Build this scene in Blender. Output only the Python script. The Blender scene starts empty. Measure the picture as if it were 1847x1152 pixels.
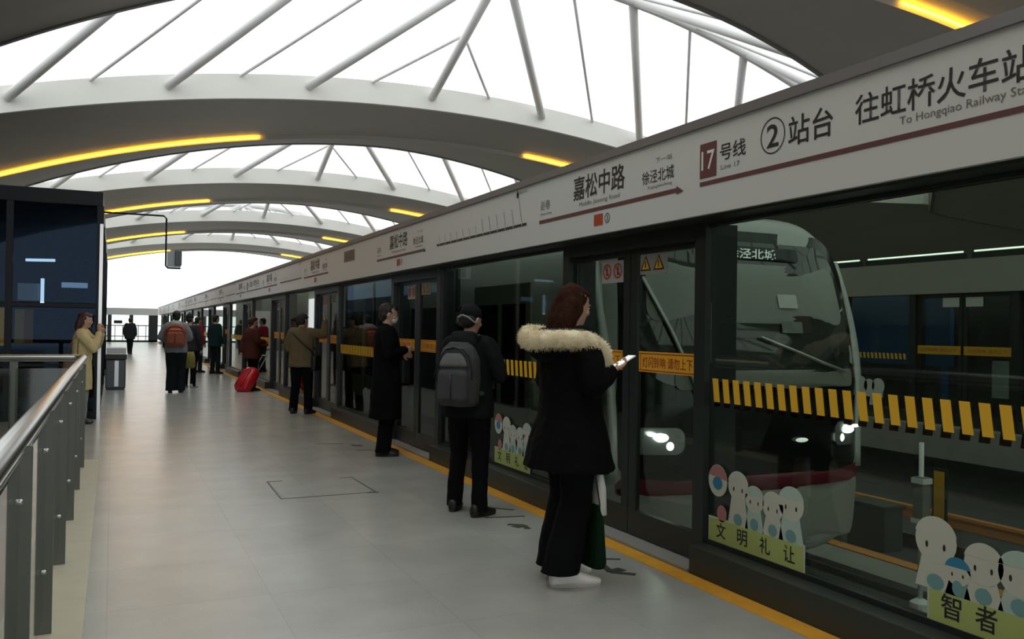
import bpy, bmesh, math, random
from mathutils import Vector, Matrix, noise
random.seed(7)
PI = math.pi
SC = bpy.context.scene
COL = SC.collection

# ------------------------------------------------------------------ camera, world, exposure
def setup_camera():
    f = 1560.0
    th = math.atan(720.5 / f); pit = math.atan(17.4 / f); roll = math.atan(.0145)
    a = Vector((math.sin(th)*math.cos(pit), math.cos(th)*math.cos(pit), math.sin(pit)))
    r = Vector((math.cos(th), -math.sin(th), 0)); u = r.cross(a)
    r2 = r*math.cos(roll) + u*math.sin(roll); u2 = -r*math.sin(roll) + u*math.cos(roll)
    cam = bpy.data.cameras.new('camera'); o = bpy.data.objects.new('camera', cam); COL.objects.link(o)
    m = Matrix((( r2.x, u2.x, -a.x, 0), (r2.y, u2.y, -a.y, 0), (r2.z, u2.z, -a.z, 1.45), (0, 0, 0, 1)))
    o.matrix_world = m
    cam.sensor_fit = 'HORIZONTAL'; cam.sensor_width = 36; cam.lens = 36*f/1847
    cam.clip_start = .05; cam.clip_end = 600
    SC.camera = o
setup_camera()
w = bpy.data.worlds.new('overcast_sky'); SC.world = w; w.use_nodes = True
nt = w.node_tree; bg = nt.nodes['Background']
bg.inputs[0].default_value = (.965, .99, 1.0, 1); bg.inputs[1].default_value = 2.0
SC.view_settings.view_transform = 'Standard'; SC.view_settings.look = 'None'
SC.view_settings.gamma = 1; SC.view_settings.use_curve_mapping = False
SC.view_settings.exposure = 0.0

# ------------------------------------------------------------------ materials
MATS = {}
def mat(name, col, rough=.6, metal=0, noise_amt=0, noise_scale=6, bump=0, bump_scale=40, emit=None, strength=0, spec=.5, sheen=0):
    if name in MATS: return MATS[name]
    m = bpy.data.materials.new(name); m.use_nodes = True; MATS[name] = m
    n = m.node_tree.nodes; l = m.node_tree.links; p = n['Principled BSDF']
    c = (*col, 1)
    p.inputs['Base Color'].default_value = c; p.inputs['Roughness'].default_value = rough
    p.inputs['Metallic'].default_value = metal; p.inputs['Specular IOR Level'].default_value = spec
    if sheen: p.inputs['Sheen Weight'].default_value = sheen
    if noise_amt:
        g = n.new('ShaderNodeNewGeometry'); t = n.new('ShaderNodeTexNoise'); t.inputs['Scale'].default_value = noise_scale
        t.inputs['Detail'].default_value = 4
        l.new(g.outputs['Position'], t.inputs['Vector'])
        mx = n.new('ShaderNodeMix'); mx.data_type = 'RGBA'
        lo = tuple(max(0, v*(1-noise_amt)) for v in col); hi = tuple(min(1, v*(1+noise_amt)) for v in col)
        mx.inputs[6].default_value = (*lo, 1); mx.inputs[7].default_value = (*hi, 1)
        l.new(t.outputs['Fac'], mx.inputs[0]); l.new(mx.outputs[2], p.inputs['Base Color'])
    if bump:
        g = n.new('ShaderNodeNewGeometry'); t = n.new('ShaderNodeTexNoise'); t.inputs['Scale'].default_value = bump_scale
        l.new(g.outputs['Position'], t.inputs['Vector'])
        b = n.new('ShaderNodeBump'); b.inputs['Strength'].default_value = bump; b.inputs['Distance'].default_value = .01
        l.new(t.outputs['Fac'], b.inputs['Height']); l.new(b.outputs[0], p.inputs['Normal'])
    if emit:
        p.inputs['Emission Color'].default_value = (*emit, 1); p.inputs['Emission Strength'].default_value = strength
    return m
def glass_mat(name, tint, ior=1.45, rough=.02, gl=(1, 1, 1)):
    m = bpy.data.materials.new(name); m.use_nodes = True; MATS[name] = m
    n = m.node_tree.nodes; l = m.node_tree.links; n.remove(n['Principled BSDF'])
    out = n['Material Output']; t = n.new('ShaderNodeBsdfTransparent'); t.inputs[0].default_value = (*tint, 1)
    g = n.new('ShaderNodeBsdfGlossy'); g.inputs['Roughness'].default_value = rough; g.inputs[0].default_value = (*gl, 1)
    f = n.new('ShaderNodeFresnel'); gm = n.new('ShaderNodeNewGeometry'); mr = n.new('ShaderNodeMapRange')
    mr.inputs[3].default_value = ior; mr.inputs[4].default_value = 1/ior      # same reflectance on both faces of the pane
    l.new(gm.outputs['Backfacing'], mr.inputs[0]); l.new(mr.outputs[0], f.inputs[0])
    mx = n.new('ShaderNodeMixShader'); l.new(f.outputs[0], mx.inputs[0]); l.new(t.outputs[0], mx.inputs[1]); l.new(g.outputs[0], mx.inputs[2])
    l.new(mx.outputs[0], out.inputs[0]); return m

def floor_mat(name, base, joint, tile, rough, mottled=.14):
    m = bpy.data.materials.new(name); m.use_nodes = True; MATS[name] = m
    n = m.node_tree.nodes; l = m.node_tree.links; p = n['Principled BSDF']
    g = n.new('ShaderNodeNewGeometry')
    br = n.new('ShaderNodeTexBrick'); br.offset = 0; br.inputs['Scale'].default_value = 1
    br.inputs['Mortar Size'].default_value = .004; br.inputs['Brick Width'].default_value = tile; br.inputs['Row Height'].default_value = tile
    br.inputs['Color1'].default_value = (*base, 1); br.inputs['Color2'].default_value = (*[v*.93 for v in base], 1)
    br.inputs['Mortar'].default_value = (*joint, 1)
    l.new(g.outputs['Position'], br.inputs['Vector'])
    t = n.new('ShaderNodeTexNoise'); t.inputs['Scale'].default_value = 2.2; t.inputs['Detail'].default_value = 6
    l.new(g.outputs['Position'], t.inputs['Vector'])
    t2 = n.new('ShaderNodeTexNoise'); t2.inputs['Scale'].default_value = 90; l.new(g.outputs['Position'], t2.inputs['Vector'])
    r = n.new('ShaderNodeMapRange'); r.inputs[1].default_value = .3; r.inputs[2].default_value = .7
    r.inputs[3].default_value = 1-mottled; r.inputs[4].default_value = 1+mottled*.6; l.new(t.outputs['Fac'], r.inputs[0])
    r2 = n.new('ShaderNodeMapRange'); r2.inputs[3].default_value = .9; r2.inputs[4].default_value = 1.1; l.new(t2.outputs['Fac'], r2.inputs[0])
    mu = n.new('ShaderNodeMath'); mu.operation = 'MULTIPLY'; l.new(r.outputs[0], mu.inputs[0]); l.new(r2.outputs[0], mu.inputs[1])
    v = n.new('ShaderNodeVectorMath'); v.operation = 'SCALE'; l.new(br.outputs['Color'], v.inputs[0]); l.new(mu.outputs[0], v.inputs['Scale'])
    l.new(v.outputs[0], p.inputs['Base Color'])
    p.inputs['Roughness'].default_value = rough
    return m

M_floor = floor_mat('terrazzo', (.40, .415, .39), (.35, .36, .335), .8, .24, .10)
M_kerb = mat('beige_stone', (.50, .47, .36), .5, noise_amt=.12)
M_lowfloor = mat('green_grey_terrazzo', (.20, .24, .20), .4, noise_amt=.2)
M_conc = mat('concrete', (.30, .30, .28), .85, noise_amt=.25, noise_scale=3, bump=.2)
M_darkconc = mat('dark_ballast', (.07, .075, .07), .9, noise_amt=.4, noise_scale=9, bump=.6)
M_wall = mat('grey_green_wall', (.24, .25, .22), .8, noise_amt=.1)
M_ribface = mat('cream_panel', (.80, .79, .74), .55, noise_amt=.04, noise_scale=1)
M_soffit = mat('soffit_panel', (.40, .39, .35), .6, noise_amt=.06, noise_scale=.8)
M_tube = mat('white_steel', (.88, .88, .87), .4)
M_fascia = mat('white_fascia', (.66, .68, .66), .38)
M_trim = mat('grey_aluminium', (.21, .20, .20), .45, metal=.3)
M_dark = mat('dark_frame', (.016, .022, .022), .35)
M_darkg = mat('dark_green_kick', (.030, .038, .034), .4)
M_sill = mat('grey_sill', (.30, .30, .28), .5)
M_yel = mat('yellow_line', (.72, .36, .03), .55, noise_amt=.2, noise_scale=8)
M_sticky = mat('yellow_sticker', (.80, .42, .02), .5)
M_haz = mat('hazard_yellow', (.85, .50, .03), .5)
M_ink = mat('black_ink', (.015, .015, .015), .5)
M_grey_ink = mat('grey_ink', (.16, .16, .155), .5)
M_brown = mat('brown_line', (.13, .045, .045), .5)
M_red_ink = mat('red_ink', (.42, .05, .02), .5)
M_white = mat('white_print', (.8, .8, .78), .5)
M_steel = mat('brushed_steel', (.60, .61, .60), .3, metal=1)
M_post = mat('balustrade_post', (.115, .12, .105), .42, metal=.35)
M_boothframe = mat('booth_frame', (.006, .009, .012), .4, spec=.2)
M_led = mat('amber_led', (1, .7, .2), .5, emit=(1.0, .45, .02), strength=19)
M_led2 = mat('white_tube', (1, 1, 1), .5, emit=(.95, 1.0, .95), strength=3.0)
M_lamp = mat('headlight_lamp', (1, 1, 1), .3, emit=(.92, .97, 1), strength=12)
G_psd = glass_mat('screen_glass', (.50, .56, .50), 1.38)
G_opp = glass_mat('clear_screen_glass', (.86, .9, .9), 1.3)
G_bal = glass_mat('balustrade_glass', (.80, .86, .82), 1.35, .04)
G_booth = glass_mat('booth_glass', (.38, .46, .55), 1.4, .02, (.22, .32, .46))
G_mem = glass_mat('roof_membrane', (.78, .79, .785), 1.1, .3)

# ------------------------------------------------------------------ helpers
def tag(o, label=None, cat=None, group=None, kind=None):
    if label: o['label'] = label
    if cat: o['category'] = cat
    if group: o['group'] = group
    if kind: o['kind'] = kind
    return o
def empty(name, label, cat, loc=(0, 0, 0), rz=0, group=None):
    o = bpy.data.objects.new(name, None); COL.objects.link(o); o.location = loc; o.rotation_euler = (0, 0, rz)
    o.empty_display_size = .1
    return tag(o, label, cat, group)
def link(name, me, m=None, parent=None, smooth=False):
    o = bpy.data.objects.new(name, me); COL.objects.link(o)
    if m is not None and not me.materials: me.materials.append(m)
    if parent: o.parent = parent
    if smooth:
        for p in me.polygons: p.use_smooth = True
    return o
def obj(name, bm, m=None, parent=None, smooth=False):
    bmesh.ops.recalc_face_normals(bm, faces=bm.faces)
    me = bpy.data.meshes.new(name); bm.to_mesh(me); bm.free()
    return link(name, me, m, parent, smooth)
def struct(name, bm, m, parent=None, smooth=False):
    o = obj(name, bm, m, parent, smooth)
    if not parent: o['kind'] = 'structure'
    return o
def BM(): return bmesh.new()
def box(bm, x0, x1, y0, y1, z0, z1, bev=0):
    vs = [bm.verts.new((x, y, z)) for x in (x0, x1) for y in (y0, y1) for z in (z0, z1)]
    F = [(0, 1, 3, 2), (4, 6, 7, 5), (0, 4, 5, 1), (2, 3, 7, 6), (0, 2, 6, 4), (1, 5, 7, 3)]
    fs = [bm.faces.new([vs[i] for i in f]) for f in F]
    if bev:
        es = set(e for f in fs for e in f.edges)
        bmesh.ops.bevel(bm, geom=list(es), offset=bev, segments=2, affect='EDGES', profile=.5)
    return bm
def bx(x0, x1, y0, y1, z0, z1, bev=0): return box(BM(), x0, x1, y0, y1, z0, z1, bev)
def tube(bm, pts, rads, seg=10, caps=True, flat=1.0):
    pts = [Vector(p) for p in pts]
    if not hasattr(rads, '__len__'): rads = [rads]*len(pts)
    rings = []
    up = None
    for i, p in enumerate(pts):
        t = (pts[min(i+1, len(pts)-1)] - pts[max(i-1, 0)]).normalized()
        if up is None:
            up = Vector((0, 0, 1)) if abs(t.z) < .9 else Vector((0, 1, 0))
        s = t.cross(up)
        if s.length < 1e-4: s = t.cross(Vector((1, 0, 0)))
        s.normalize(); n = s.cross(t).normalized(); up = n
        rings.append([bm.verts.new(p + (s*math.cos(a)*rads[i] + n*math.sin(a)*rads[i]*flat)) for a in [2*PI*k/seg for k in range(seg)]])
    for a, b in zip(rings, rings[1:]):
        for k in range(seg): bm.faces.new((a[k], a[(k+1) % seg], b[(k+1) % seg], b[k]))
    if caps:
        bm.faces.new(rings[0][::-1]); bm.faces.new(rings[-1])
    return bm
def capsule(bm, p0, p1, r0, r1, seg=12, flat=1.0):
    """tapered capsule with round ends"""
    p0 = Vector(p0); p1 = Vector(p1); t = (p1-p0)
    if t.length < 1e-5: t = Vector((0, 0, 1e-4))
    t.normalize(); pts = []; rr = []
    for a in (80, 50, 20): pts.append(p0 - t*r0*math.sin(math.radians(a))); rr.append(max(.0005, r0*math.cos(math.radians(a))))
    pts.append(p0); rr.append(r0); pts.append(p1); rr.append(r1)
    for a in (20, 50, 80): pts.append(p1 + t*r1*math.sin(math.radians(a))); rr.append(max(.0005, r1*math.cos(math.radians(a))))
    return tube(bm, pts, rr, seg, True, flat)
def chain(bm, pts, rads, seg=12):
    for i in range(len(pts)-1): capsule(bm, pts[i], pts[i+1], rads[i], rads[i+1], seg)
    return bm
def ell(bm, c, r, rot=None, seg=16, rings=10):
    c = Vector(c); R = rot.to_matrix() if rot is not None and hasattr(rot, 'to_matrix') else (rot or Matrix.Identity(3))
    rows = []
    for i in range(1, rings):
        a = PI*i/rings
        rows.append([bm.verts.new(c + R @ Vector((r[0]*math.sin(a)*math.cos(b), r[1]*math.sin(a)*math.sin(b), r[2]*math.cos(a)))) for b in [2*PI*k/seg for k in range(seg)]])
    t = bm.verts.new(c + R @ Vector((0, 0, r[2]))); d = bm.verts.new(c - R @ Vector((0, 0, r[2])))
    for k in range(seg):
        bm.faces.new((t, rows[0][k], rows[0][(k+1) % seg])); bm.faces.new((d, rows[-1][(k+1) % seg], rows[-1][k]))
        for i in range(len(rows)-1):
            bm.faces.new((rows[i][k], rows[i+1][k], rows[i+1][(k+1) % seg], rows[i][(k+1) % seg]))
    return bm
def loft(bm, rings, seg=20, power=2.3, axis='z'):
    """rings: (h, cx, cy, rx, ry) stacked along z (or along y when axis='y')"""
    rows = []
    for h, cx, cy, rx, ry in rings:
        row = []
        for k in range(seg):
            a = 2*PI*k/seg; c, s = math.cos(a), math.sin(a)
            x = cx + rx*math.copysign(abs(c)**(2/power), c); y = cy + ry*math.copysign(abs(s)**(2/power), s)
            row.append(bm.verts.new((x, y, h) if axis == 'z' else (x, h, y)))
        rows.append(row)
    for a, b in zip(rows, rows[1:]):
        for k in range(seg): bm.faces.new((a[k], a[(k+1) % seg], b[(k+1) % seg], b[k]))
    bm.faces.new(rows[0][::-1]); bm.faces.new(rows[-1])
    return bm
def fused(name, bm, voxel, m, parent, smooth_it=3, wrinkle=0, wscale=9, folds=None):
    """one continuous surface out of overlapping closed shapes"""
    bmesh.ops.recalc_face_normals(bm, faces=bm.faces)
    me = bpy.data.meshes.new(name); bm.to_mesh(me); bm.free()
    t = bpy.data.objects.new('t', me); COL.objects.link(t)
    r = t.modifiers.new('r', 'REMESH'); r.mode = 'VOXEL'; r.voxel_size = voxel
    s = t.modifiers.new('s', 'SMOOTH'); s.factor = .5; s.iterations = smooth_it
    dg = bpy.context.evaluated_depsgraph_get(); ev = t.evaluated_get(dg)
    nm = bpy.data.meshes.new_from_object(ev); bpy.data.objects.remove(t); bpy.data.meshes.remove(me)
    nm.name = name; nm.materials.clear()
    if wrinkle:
        nor = [v.normal.copy() for v in nm.vertices]
        for v, n in zip(nm.vertices, nor):
            p = v.co
            f = noise.noise(Vector((p.x*wscale, p.y*wscale, p.z*wscale*.45)) + Vector((len(name)*3.1, 0, 0)))
            f2 = noise.noise(Vector((p.x*wscale*2.4, p.y*wscale*2.4, p.z*wscale*1.6)))
            v.co = p + n*wrinkle*(f + .45*f2)
    nm.materials.append(m)
    for p in nm.polygons: p.use_smooth = True
    o = bpy.data.objects.new(name, nm); COL.objects.link(o)
    if parent: o.parent = parent
    return o
def copy_tree(o, parent=None):
    c = o.copy(); COL.objects.link(c); c.parent = parent
    for ch in list(o.children): copy_tree(ch, c)
    return c

# lettering: flat print, real text geometry laid on a surface facing -X (reading towards -Y)
TXT = {}
def text_mesh(body, bold=0.0):
    k = (body, bold)
    if k in TXT: return TXT[k]
    cu = bpy.data.curves.new('lettering', 'FONT'); cu.body = body; cu.size = 1; cu.offset = bold; cu.resolution_u = 3
    t = bpy.data.objects.new('t', cu); COL.objects.link(t)
    dg = bpy.context.evaluated_depsgraph_get(); me = bpy.data.meshes.new_from_object(t.evaluated_get(dg))
    bpy.data.objects.remove(t)
    xs = [v.co.x for v in me.vertices]; ys = [v.co.y for v in me.vertices]
    x0, x1, y0, y1 = min(xs), max(xs), min(ys), max(ys)
    for v in me.vertices: v.co = ((v.co.x-x0)/(x1-x0), (v.co.y-y0)/(y1-y0), 0)
    me.name = 'lettering'; TXT[k] = me
    return me
def text(name, body, X, yl, yr, z0, z1, m, parent, bold=.0, origin=(0, 0, 0)):
    me = text_mesh(body, bold).copy()
    sx = abs(yl-yr); sz = z1-z0; s = -1 if yl > yr else 1
    for v in me.vertices:
        a, b = v.co.x, v.co.y
        v.co = (X-origin[0], yl + s*a*sx - origin[1], z0 + b*sz - origin[2])
    me.materials.clear(); me.materials.append(m)
    return link(name, me, None, parent)
def quad(bm, pts):
    bm.faces.new([bm.verts.new(p) for p in pts]); return bm

# ================================================================== SETTING
CX = 8.4; S = 15.6
Y0, Y1 = -24.0, 75.0
struct('floor', box(box(bx(-.1, 3.2, Y0, Y1, -.25, 0), -9.6, -.1, 10.15, Y1, -.25, 0), -9.6, -3.3, Y0, 10.15, -.25, 0), M_floor)
struct('trim_kerb', bx(-.46, -.1, Y0, 10.15, -.25, .012), M_kerb)
struct('floor_lower', bx(-3.6, -.3, Y0, 10.4, -3.3, -3.2), M_lowfloor)
struct('wall_stairwell_left', bx(-3.5, -3.3, Y0, 10.15, -3.2, -.25), M_wall)
struct('wall_stairwell_right', bx(-.46, -.36, Y0, 10.15, -3.2, -.25), M_wall)
struct('wall_stairwell_end', bx(-3.3, -.46, 10.15, 10.3, -3.2, -.25), mat('terracotta_wall', (.16, .07, .05), .6))
struct('trim_yellow_line', bx(3.035, 3.165, Y0, Y1, 0, .004), M_yel)
struct('trim_platform_edge', box(bx(3.2, 3.5, Y0, Y1, -.3, .006), 3.42, 3.5, Y0, Y1, -1.1, -.3), M_sill)
struct('floor_trackbed', box(bx(3.5, 12.3, Y0-20, Y1+60, -1.3, -1.05), 6.85, 7.42, Y0, Y1, -1.05, -.98), M_darkconc)
struct('trim_track_walkway', bx(6.9, 7.4, Y0, Y1, -.98, -.93), M_conc)
struct('floor_opposite', bx(11.95, 26.5, Y0, Y1, -.5, 0), M_conc)
struct('wall_under_opposite', bx(12.4, 12.6, Y0, Y1, -1.3, -.5), M_darkconc)
struct('wall_right', bx(26.3, 26.5, Y0, Y1, 0, 4.4), M_wall)
struct('wall_left', bx(-9.7, -9.55, Y0, Y1, 0, 4.4), M_wall)
struct('ground_outside', bx(-80, 100, 75.2, 260, -6.2, -6), mat('outside_ground', (.5, .5, .5), .9, noise_amt=.1))

def rail_line(name, x, label, m, w=.035):
    tag(obj(name, box(bx(x-w, x+w, Y0, Y1, -.92, -.88), x-.012, x+.012, Y0, Y1, -1.05, -.92), m), label, 'rail')
M_rust = mat('rail_steel', (.25, .20, .15), .4, metal=.8)
M_oran = mat('orange_guard', (.75, .30, .06), .5)
rail_line('running_rail', 4.35, 'steel running rail under the train beside the near platform', M_rust)
rail_line('running_rail', 5.79, 'steel running rail under the far side of the train', M_rust)
rail_line('running_rail', 9.98, 'orange-brown rail beside the opposite platform', M_oran, .05)
rail_line('running_rail', 8.55, 'steel rail between the orange guard strip and orange-brown rail', M_rust)
tag(obj('guard_strip', box(bx(7.47, 7.60, Y0, Y1, -1.05, -.98), 7.44, 7.63, Y0, Y1, -.98, -.93), M_oran), 'orange guard strip running along the track bed nearest the glass screen', 'guard strip')

# ------------------------------------------------------------------ vaulted roof
def raw_b(d): return 4.6 + (.044*d*d if d < 0 else 1.6*(d/6)**1.3)
def raw_f(d): return -.12*max(0, -d-11)**2 - .25*max(0, d-10)**2
def tipc(d): return 1.0 if d < 12.5 else math.sqrt(max(0, 1-((d-12.5)/1.75)**2))
def yb_off(d):
    b, f = raw_b(d), S+raw_f(d); m = (b+f)/2; return min(m-(m-b)*tipc(d), S + raw_f(d)) if d < 0 else m-(m-b)*tipc(d)
def yf_off(d):
    b, f = raw_b(d), S+raw_f(d); m = (b+f)/2; return (m+(f-m)*tipc(d)) - S
def zf(d): return 7.85 - d*d/86
def ztop(d): return zf(d) + .66
DX = sorted([-17.95 + 35.9*i/96 for i in range(97)] + [13.3, 13.9, 14.05, 14.15, 14.22])
def rib_surface(rows_fn, m, name, parent, closed=False):
    bm = BM(); rows = [[bm.verts.new(p) for p in rows_fn(d)] for d in DX]
    n = len(rows[0])
    for a, b in zip(rows, rows[1:]):
        for k in range(n if closed else n-1): bm.faces.new((a[k], b[k], b[(k+1) % n], a[(k+1) % n]))
    return obj(name, bm, m, parent, False)
def led_off(d): return 3.15 - .165*d + .0145*d*d
def make_rib():
    e = empty('roof_rib', 'x', 'roof rib')
    def front(d): y = yf_off(d); z = zf(d); return [(d, y, z), (d, y, z+.66), (d, y+.12, z+.66), (d, y+.12, z)]
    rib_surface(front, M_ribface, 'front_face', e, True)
    def soff(d):
        a = yf_off(d)+.1; b = yb_off(d); z = zf(d); q = led_off(d)
        return [(d, a, z+.01), (d, a+(q-a)*.45, z-.14), (d, a+(q-a)*.8, z-.20), (d, q, z-.20), (d, q+.06, z-.32), (d, q+.06+(b-q)*.5, z-.30), (d, b, z-.25), (d, b, z+.42), (d, a+.02, z+.64)]
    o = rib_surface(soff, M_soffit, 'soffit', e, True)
    for p in o.data.polygons: p.use_smooth = False
    def trimf(d):
        b = yb_off(d); z = zf(d); return [(d, b-.02, z-.28), (d, b+.1, z-.28), (d, b+.1, z+.45), (d, b-.02, z+.45)]
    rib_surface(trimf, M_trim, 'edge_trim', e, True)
    for sg in (-1, 1):
        bm = BM(); rows = []
        for i in range(41):
            d = sg*(4.3 + ((13.0 if sg < 0 else 10.0)-4.3)*i/40); y = led_off(d)-.01; z = zf(d)-.25
            rows.append([bm.verts.new(q) for q in ((d, y-.055, z), (d, y, z), (d, y, z-.03), (d, y-.055, z-.03))])
        for a_, b_ in zip(rows, rows[1:]):
            for k in range(4): bm.faces.new((a_[k], b_[k], b_[(k+1) % 4], a_[(k+1) % 4]))
        bm.faces.new(rows[0]); bm.faces.new(rows[-1])
        obj('led_strip', bm, M_led, e)
    return e
ribs = [(-2, 'behind'), (-1, ''), (0, ''), (1, ''), (2, ''), (3, ''), (4, '')]
RL = {-2: 'white arched roof rib far behind the camera position', -1: 'arched roof rib directly behind the camera position',
      0: 'nearest arched roof rib, dark soffit across the top corners of the picture', 1: 'first full cream-faced roof arch with the longest amber light strip',
      2: 'second full cream-faced roof arch, just above the dark glass booth roof', 3: 'third full cream-faced roof arch, crossed by the thin bracket pipe', 4: 'farthest roof arch, framing the bright open end of the station'}
rib0 = make_rib(); first = True
RIBY = {}
for k, _ in ribs:
    r = rib0 if first else copy_tree(rib0); first = False
    r.location = (CX, 8.4 + S*(k-1) + S, 0) if False else (CX, 24.0 + S*(k-1) if k > 0 else 24.0 + S*(k-1), 0)
    r['label'] = RL[k]; r['group'] = 'vaulted roof ribs'
    RIBY[k] = r.location.y
# bay skylights, each between rib at y=0 (its back edge) and the next rib's front at y=S
def ridge_z(d): return zf(d) + .6 + 1.75*max(0, 1-(d/14.0)**2)
YR = 10.45
def ridge_y(d): return YR
def node(d): return Vector((d, S+yf_off(d)-.02, zf(d)+.6))
def bnode(d): return Vector((d, yb_off(d)+.08, zf(d)+.36))
def rshift(d):
    a = abs(d); s = 1 if d >= 0 else -1
    if a <= 3.6: return 0.0
    if a <= 10.8: return s*(a-3.6)
    return s*(7.2 + (a-10.8)/(14.15-10.8)*(14.0-7.2))
def rnode(d): return Vector((d, YR if d > -10 else YR + (-d-10)/4*3.9, ridge_z(d)))
def make_bay():
    e = empty('roof_skylight', 'x', 'skylight')
    bm = BM(); tube(bm, [rnode(-14.0+28*i/40) for i in range(41)], .15, 10); obj('ridge_tube', bm, M_tube, e, True)
    for fn, nm in ((node, 'a'), (bnode, 'b')):
        for j in range(-3, 4):
            d = 3.6*j; bm = BM(); tube(bm, [fn(d)-Vector((0, 0, .25)) if nm == 'a' else fn(d), rnode(rshift(d))], .12, 10); obj('rafter', bm, M_tube, e, True)
        for j in range(-4, 4):
            d = 3.6*(j+.5)
            if abs(d) > 13: continue
            a = fn(d)
            if abs(d) < 3.6: b = fn(0).lerp(rnode(0), .48)
            else: b = rnode(rshift(d))
            bm = BM(); tube(bm, [a, b], .045, 6); obj('glazing_bar', bm, M_tube, e, True)
        for j in range(-4, 4):
            d0, d1 = 3.6*j, 3.6*(j+1)
            d0 = max(d0, -14.15); d1 = min(d1, 14.15)
            bm = BM(); g = []
            for i in range(5):
                d = d0+(d1-d0)*i/4; A = fn(d)+Vector((0, 0, .14)); B = rnode(rshift(d))+Vector((0, 0, .18))
                g.append([bm.verts.new(A.lerp(B, q/3)+Vector((0, 0, .0))) for q in range(4)])
            for i in range(4):
                for q in range(3):
                    bm.faces.new((g[i][q], g[i+1][q], g[i+1][q+1], g[i][q+1]))
            bmesh.ops.remove_doubles(bm, verts=bm.verts, dist=1e-4)
            obj('membrane_panel', bm, G_mem, e, True)
    return e
bay0 = make_bay(); first = True
BL = {-2: 'roof skylight far behind the camera position', -1: 'roof skylight overhead, just out of the top of the picture', 0: 'largest roof skylight with fanned white tubes, across the top of the picture',
      1: 'second roof skylight, seen below the first full arch', 2: 'third roof skylight, a thin sliver with fanned tubes', 3: 'farthest roof skylight, thinnest sliver of white'}
for k in (-2, -1, 0, 1, 2, 3):
    b = bay0 if first else copy_tree(bay0); first = False
    b.location = (CX, RIBY[k], 0); b['label'] = BL[k]; b['group'] = 'lens-shaped roof skylights'

# ================================================================== PLATFORM SCREEN DOORS
P = 4.7; C0 = 5.2; NM = 15
GX = 3.3
def make_door(detail=True):
    e = empty('screen_door', 'x', 'sliding door')
    # posts at local y +-.87 (opening +-.81)
    for s in (-1, 1):
        y = s*.865
        obj('door_post', bx(GX-.03, GX+.21, y-.053, y+.053, 0, 2.113), M_dark, e)
    obj('lintel', bx(GX-.03, GX+.2, -.81, .81, 2.02, 2.113), M_dark, e)
    obj('threshold', bx(3.17, 3.42, -.9, .9, .004, .02), M_sill, e)
    for s in (-1, 1):
        ya, yb = (0.004, .81) if s > 0 else (-.81, -.004)
        bm = BM(); fr = .035; fs = .085
        ia = ya + (fs if s > 0 else fr); ib = yb - (fr if s > 0 else fs)
        box(bm, GX+.02, GX+.06, ya, ia, .03, 2.02); box(bm, GX+.02, GX+.06, ib, yb, .03, 2.02)
        box(bm, GX+.02, GX+.06, ia, ib, .03, .2); box(bm, GX+.02, GX+.06, ia, ib, 1.98, 2.02)
        lf = obj('door_leaf', bm, M_dark, e)
        obj('door_glass', bx(GX+.035, GX+.042, ia, ib, .2, 1.98), G_psd, lf)
        # yellow caution sticker, seen from the platform
        ym = (ia+ib)/2
        q = obj('caution_sticker', bx(GX+.0295, GX+.0325, ym-.325, ym+.325, 1.17, 1.31), M_sticky, lf)
        obj('sticker_border', box(box(bx(GX+.0285, GX+.0293, ym-.32, ym+.32, 1.292, 1.300), GX+.0285, GX+.0293, ym-.32, ym+.32, 1.178, 1.186), GX+.0285, GX+.0293, ym+.300, ym+.308, 1.186, 1.292), M_red_ink, lf)
        text('sticker_lettering', '灯闪铃响 请勿上下', GX+.028, ym+.28, ym-.29, 1.2, 1.275, M_red_ink, lf, .01)
        # square notices at the top of each leaf
        if s < 0:
            obj('warning_notice', bx(GX+.0295, GX+.0325, ib-.34, ib-.02, 1.84, 1.98), mat('notice_grey', (.30, .31, .28), .6), lf)
            for kk in (0, 1):
                yc = ib-.09-.155*kk; bm = BM()
                quad(bm, [(GX+.028, yc+.065, 1.865), (GX+.028, yc-.065, 1.865), (GX+.028, yc, 1.97)])
                obj('warning_triangle', bm, M_ink, lf)
                bm = BM(); quad(bm, [(GX+.027, yc+.045, 1.875), (GX+.027, yc-.045, 1.875), (GX+.027, yc, 1.952)]); obj('triangle_fill', bm, M_sticky, lf)
                obj('triangle_bar', bx(GX+.0255, GX+.0265, yc-.006, yc+.006, 1.885, 1.93), M_ink, lf)
        else:
            obj('prohibition_notice', bx(GX+.0295, GX+.0325, ia+.02, ia+.32, 1.80, 1.96), mat('notice_pale', (.42, .42, .40), .6), lf)
            for kk in (0, 1):
                yc = ia+.095+.15*kk; bm = BM()
                N = 20; vo = [bm.verts.new((GX+.028, yc+.058*math.cos(2*PI*i/N), 1.885+.058*math.sin(2*PI*i/N))) for i in range(N)]
                vi = [bm.verts.new((GX+.028, yc+.043*math.cos(2*PI*i/N), 1.885+.043*math.sin(2*PI*i/N))) for i in range(N)]
                for i in range(N): bm.faces.new((vo[i], vo[(i+1) % N], vi[(i+1) % N], vi[i]))
                quad(bm, [(GX+.0275, yc+.045, 1.925), (GX+.0275, yc+.035, 1.935), (GX+.0275, yc-.045, 1.845), (GX+.0275, yc-.035, 1.835)])
                obj('prohibition_ring', bm, M_red_ink, lf)
                obj('pictogram', box(bx(GX+.0283, GX+.0288, yc-.012, yc+.012, 1.855, 1.905), GX+.0283, GX+.0288, yc-.007, yc+.007, 1.908, 1.922), M_ink, lf)
    return e
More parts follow.
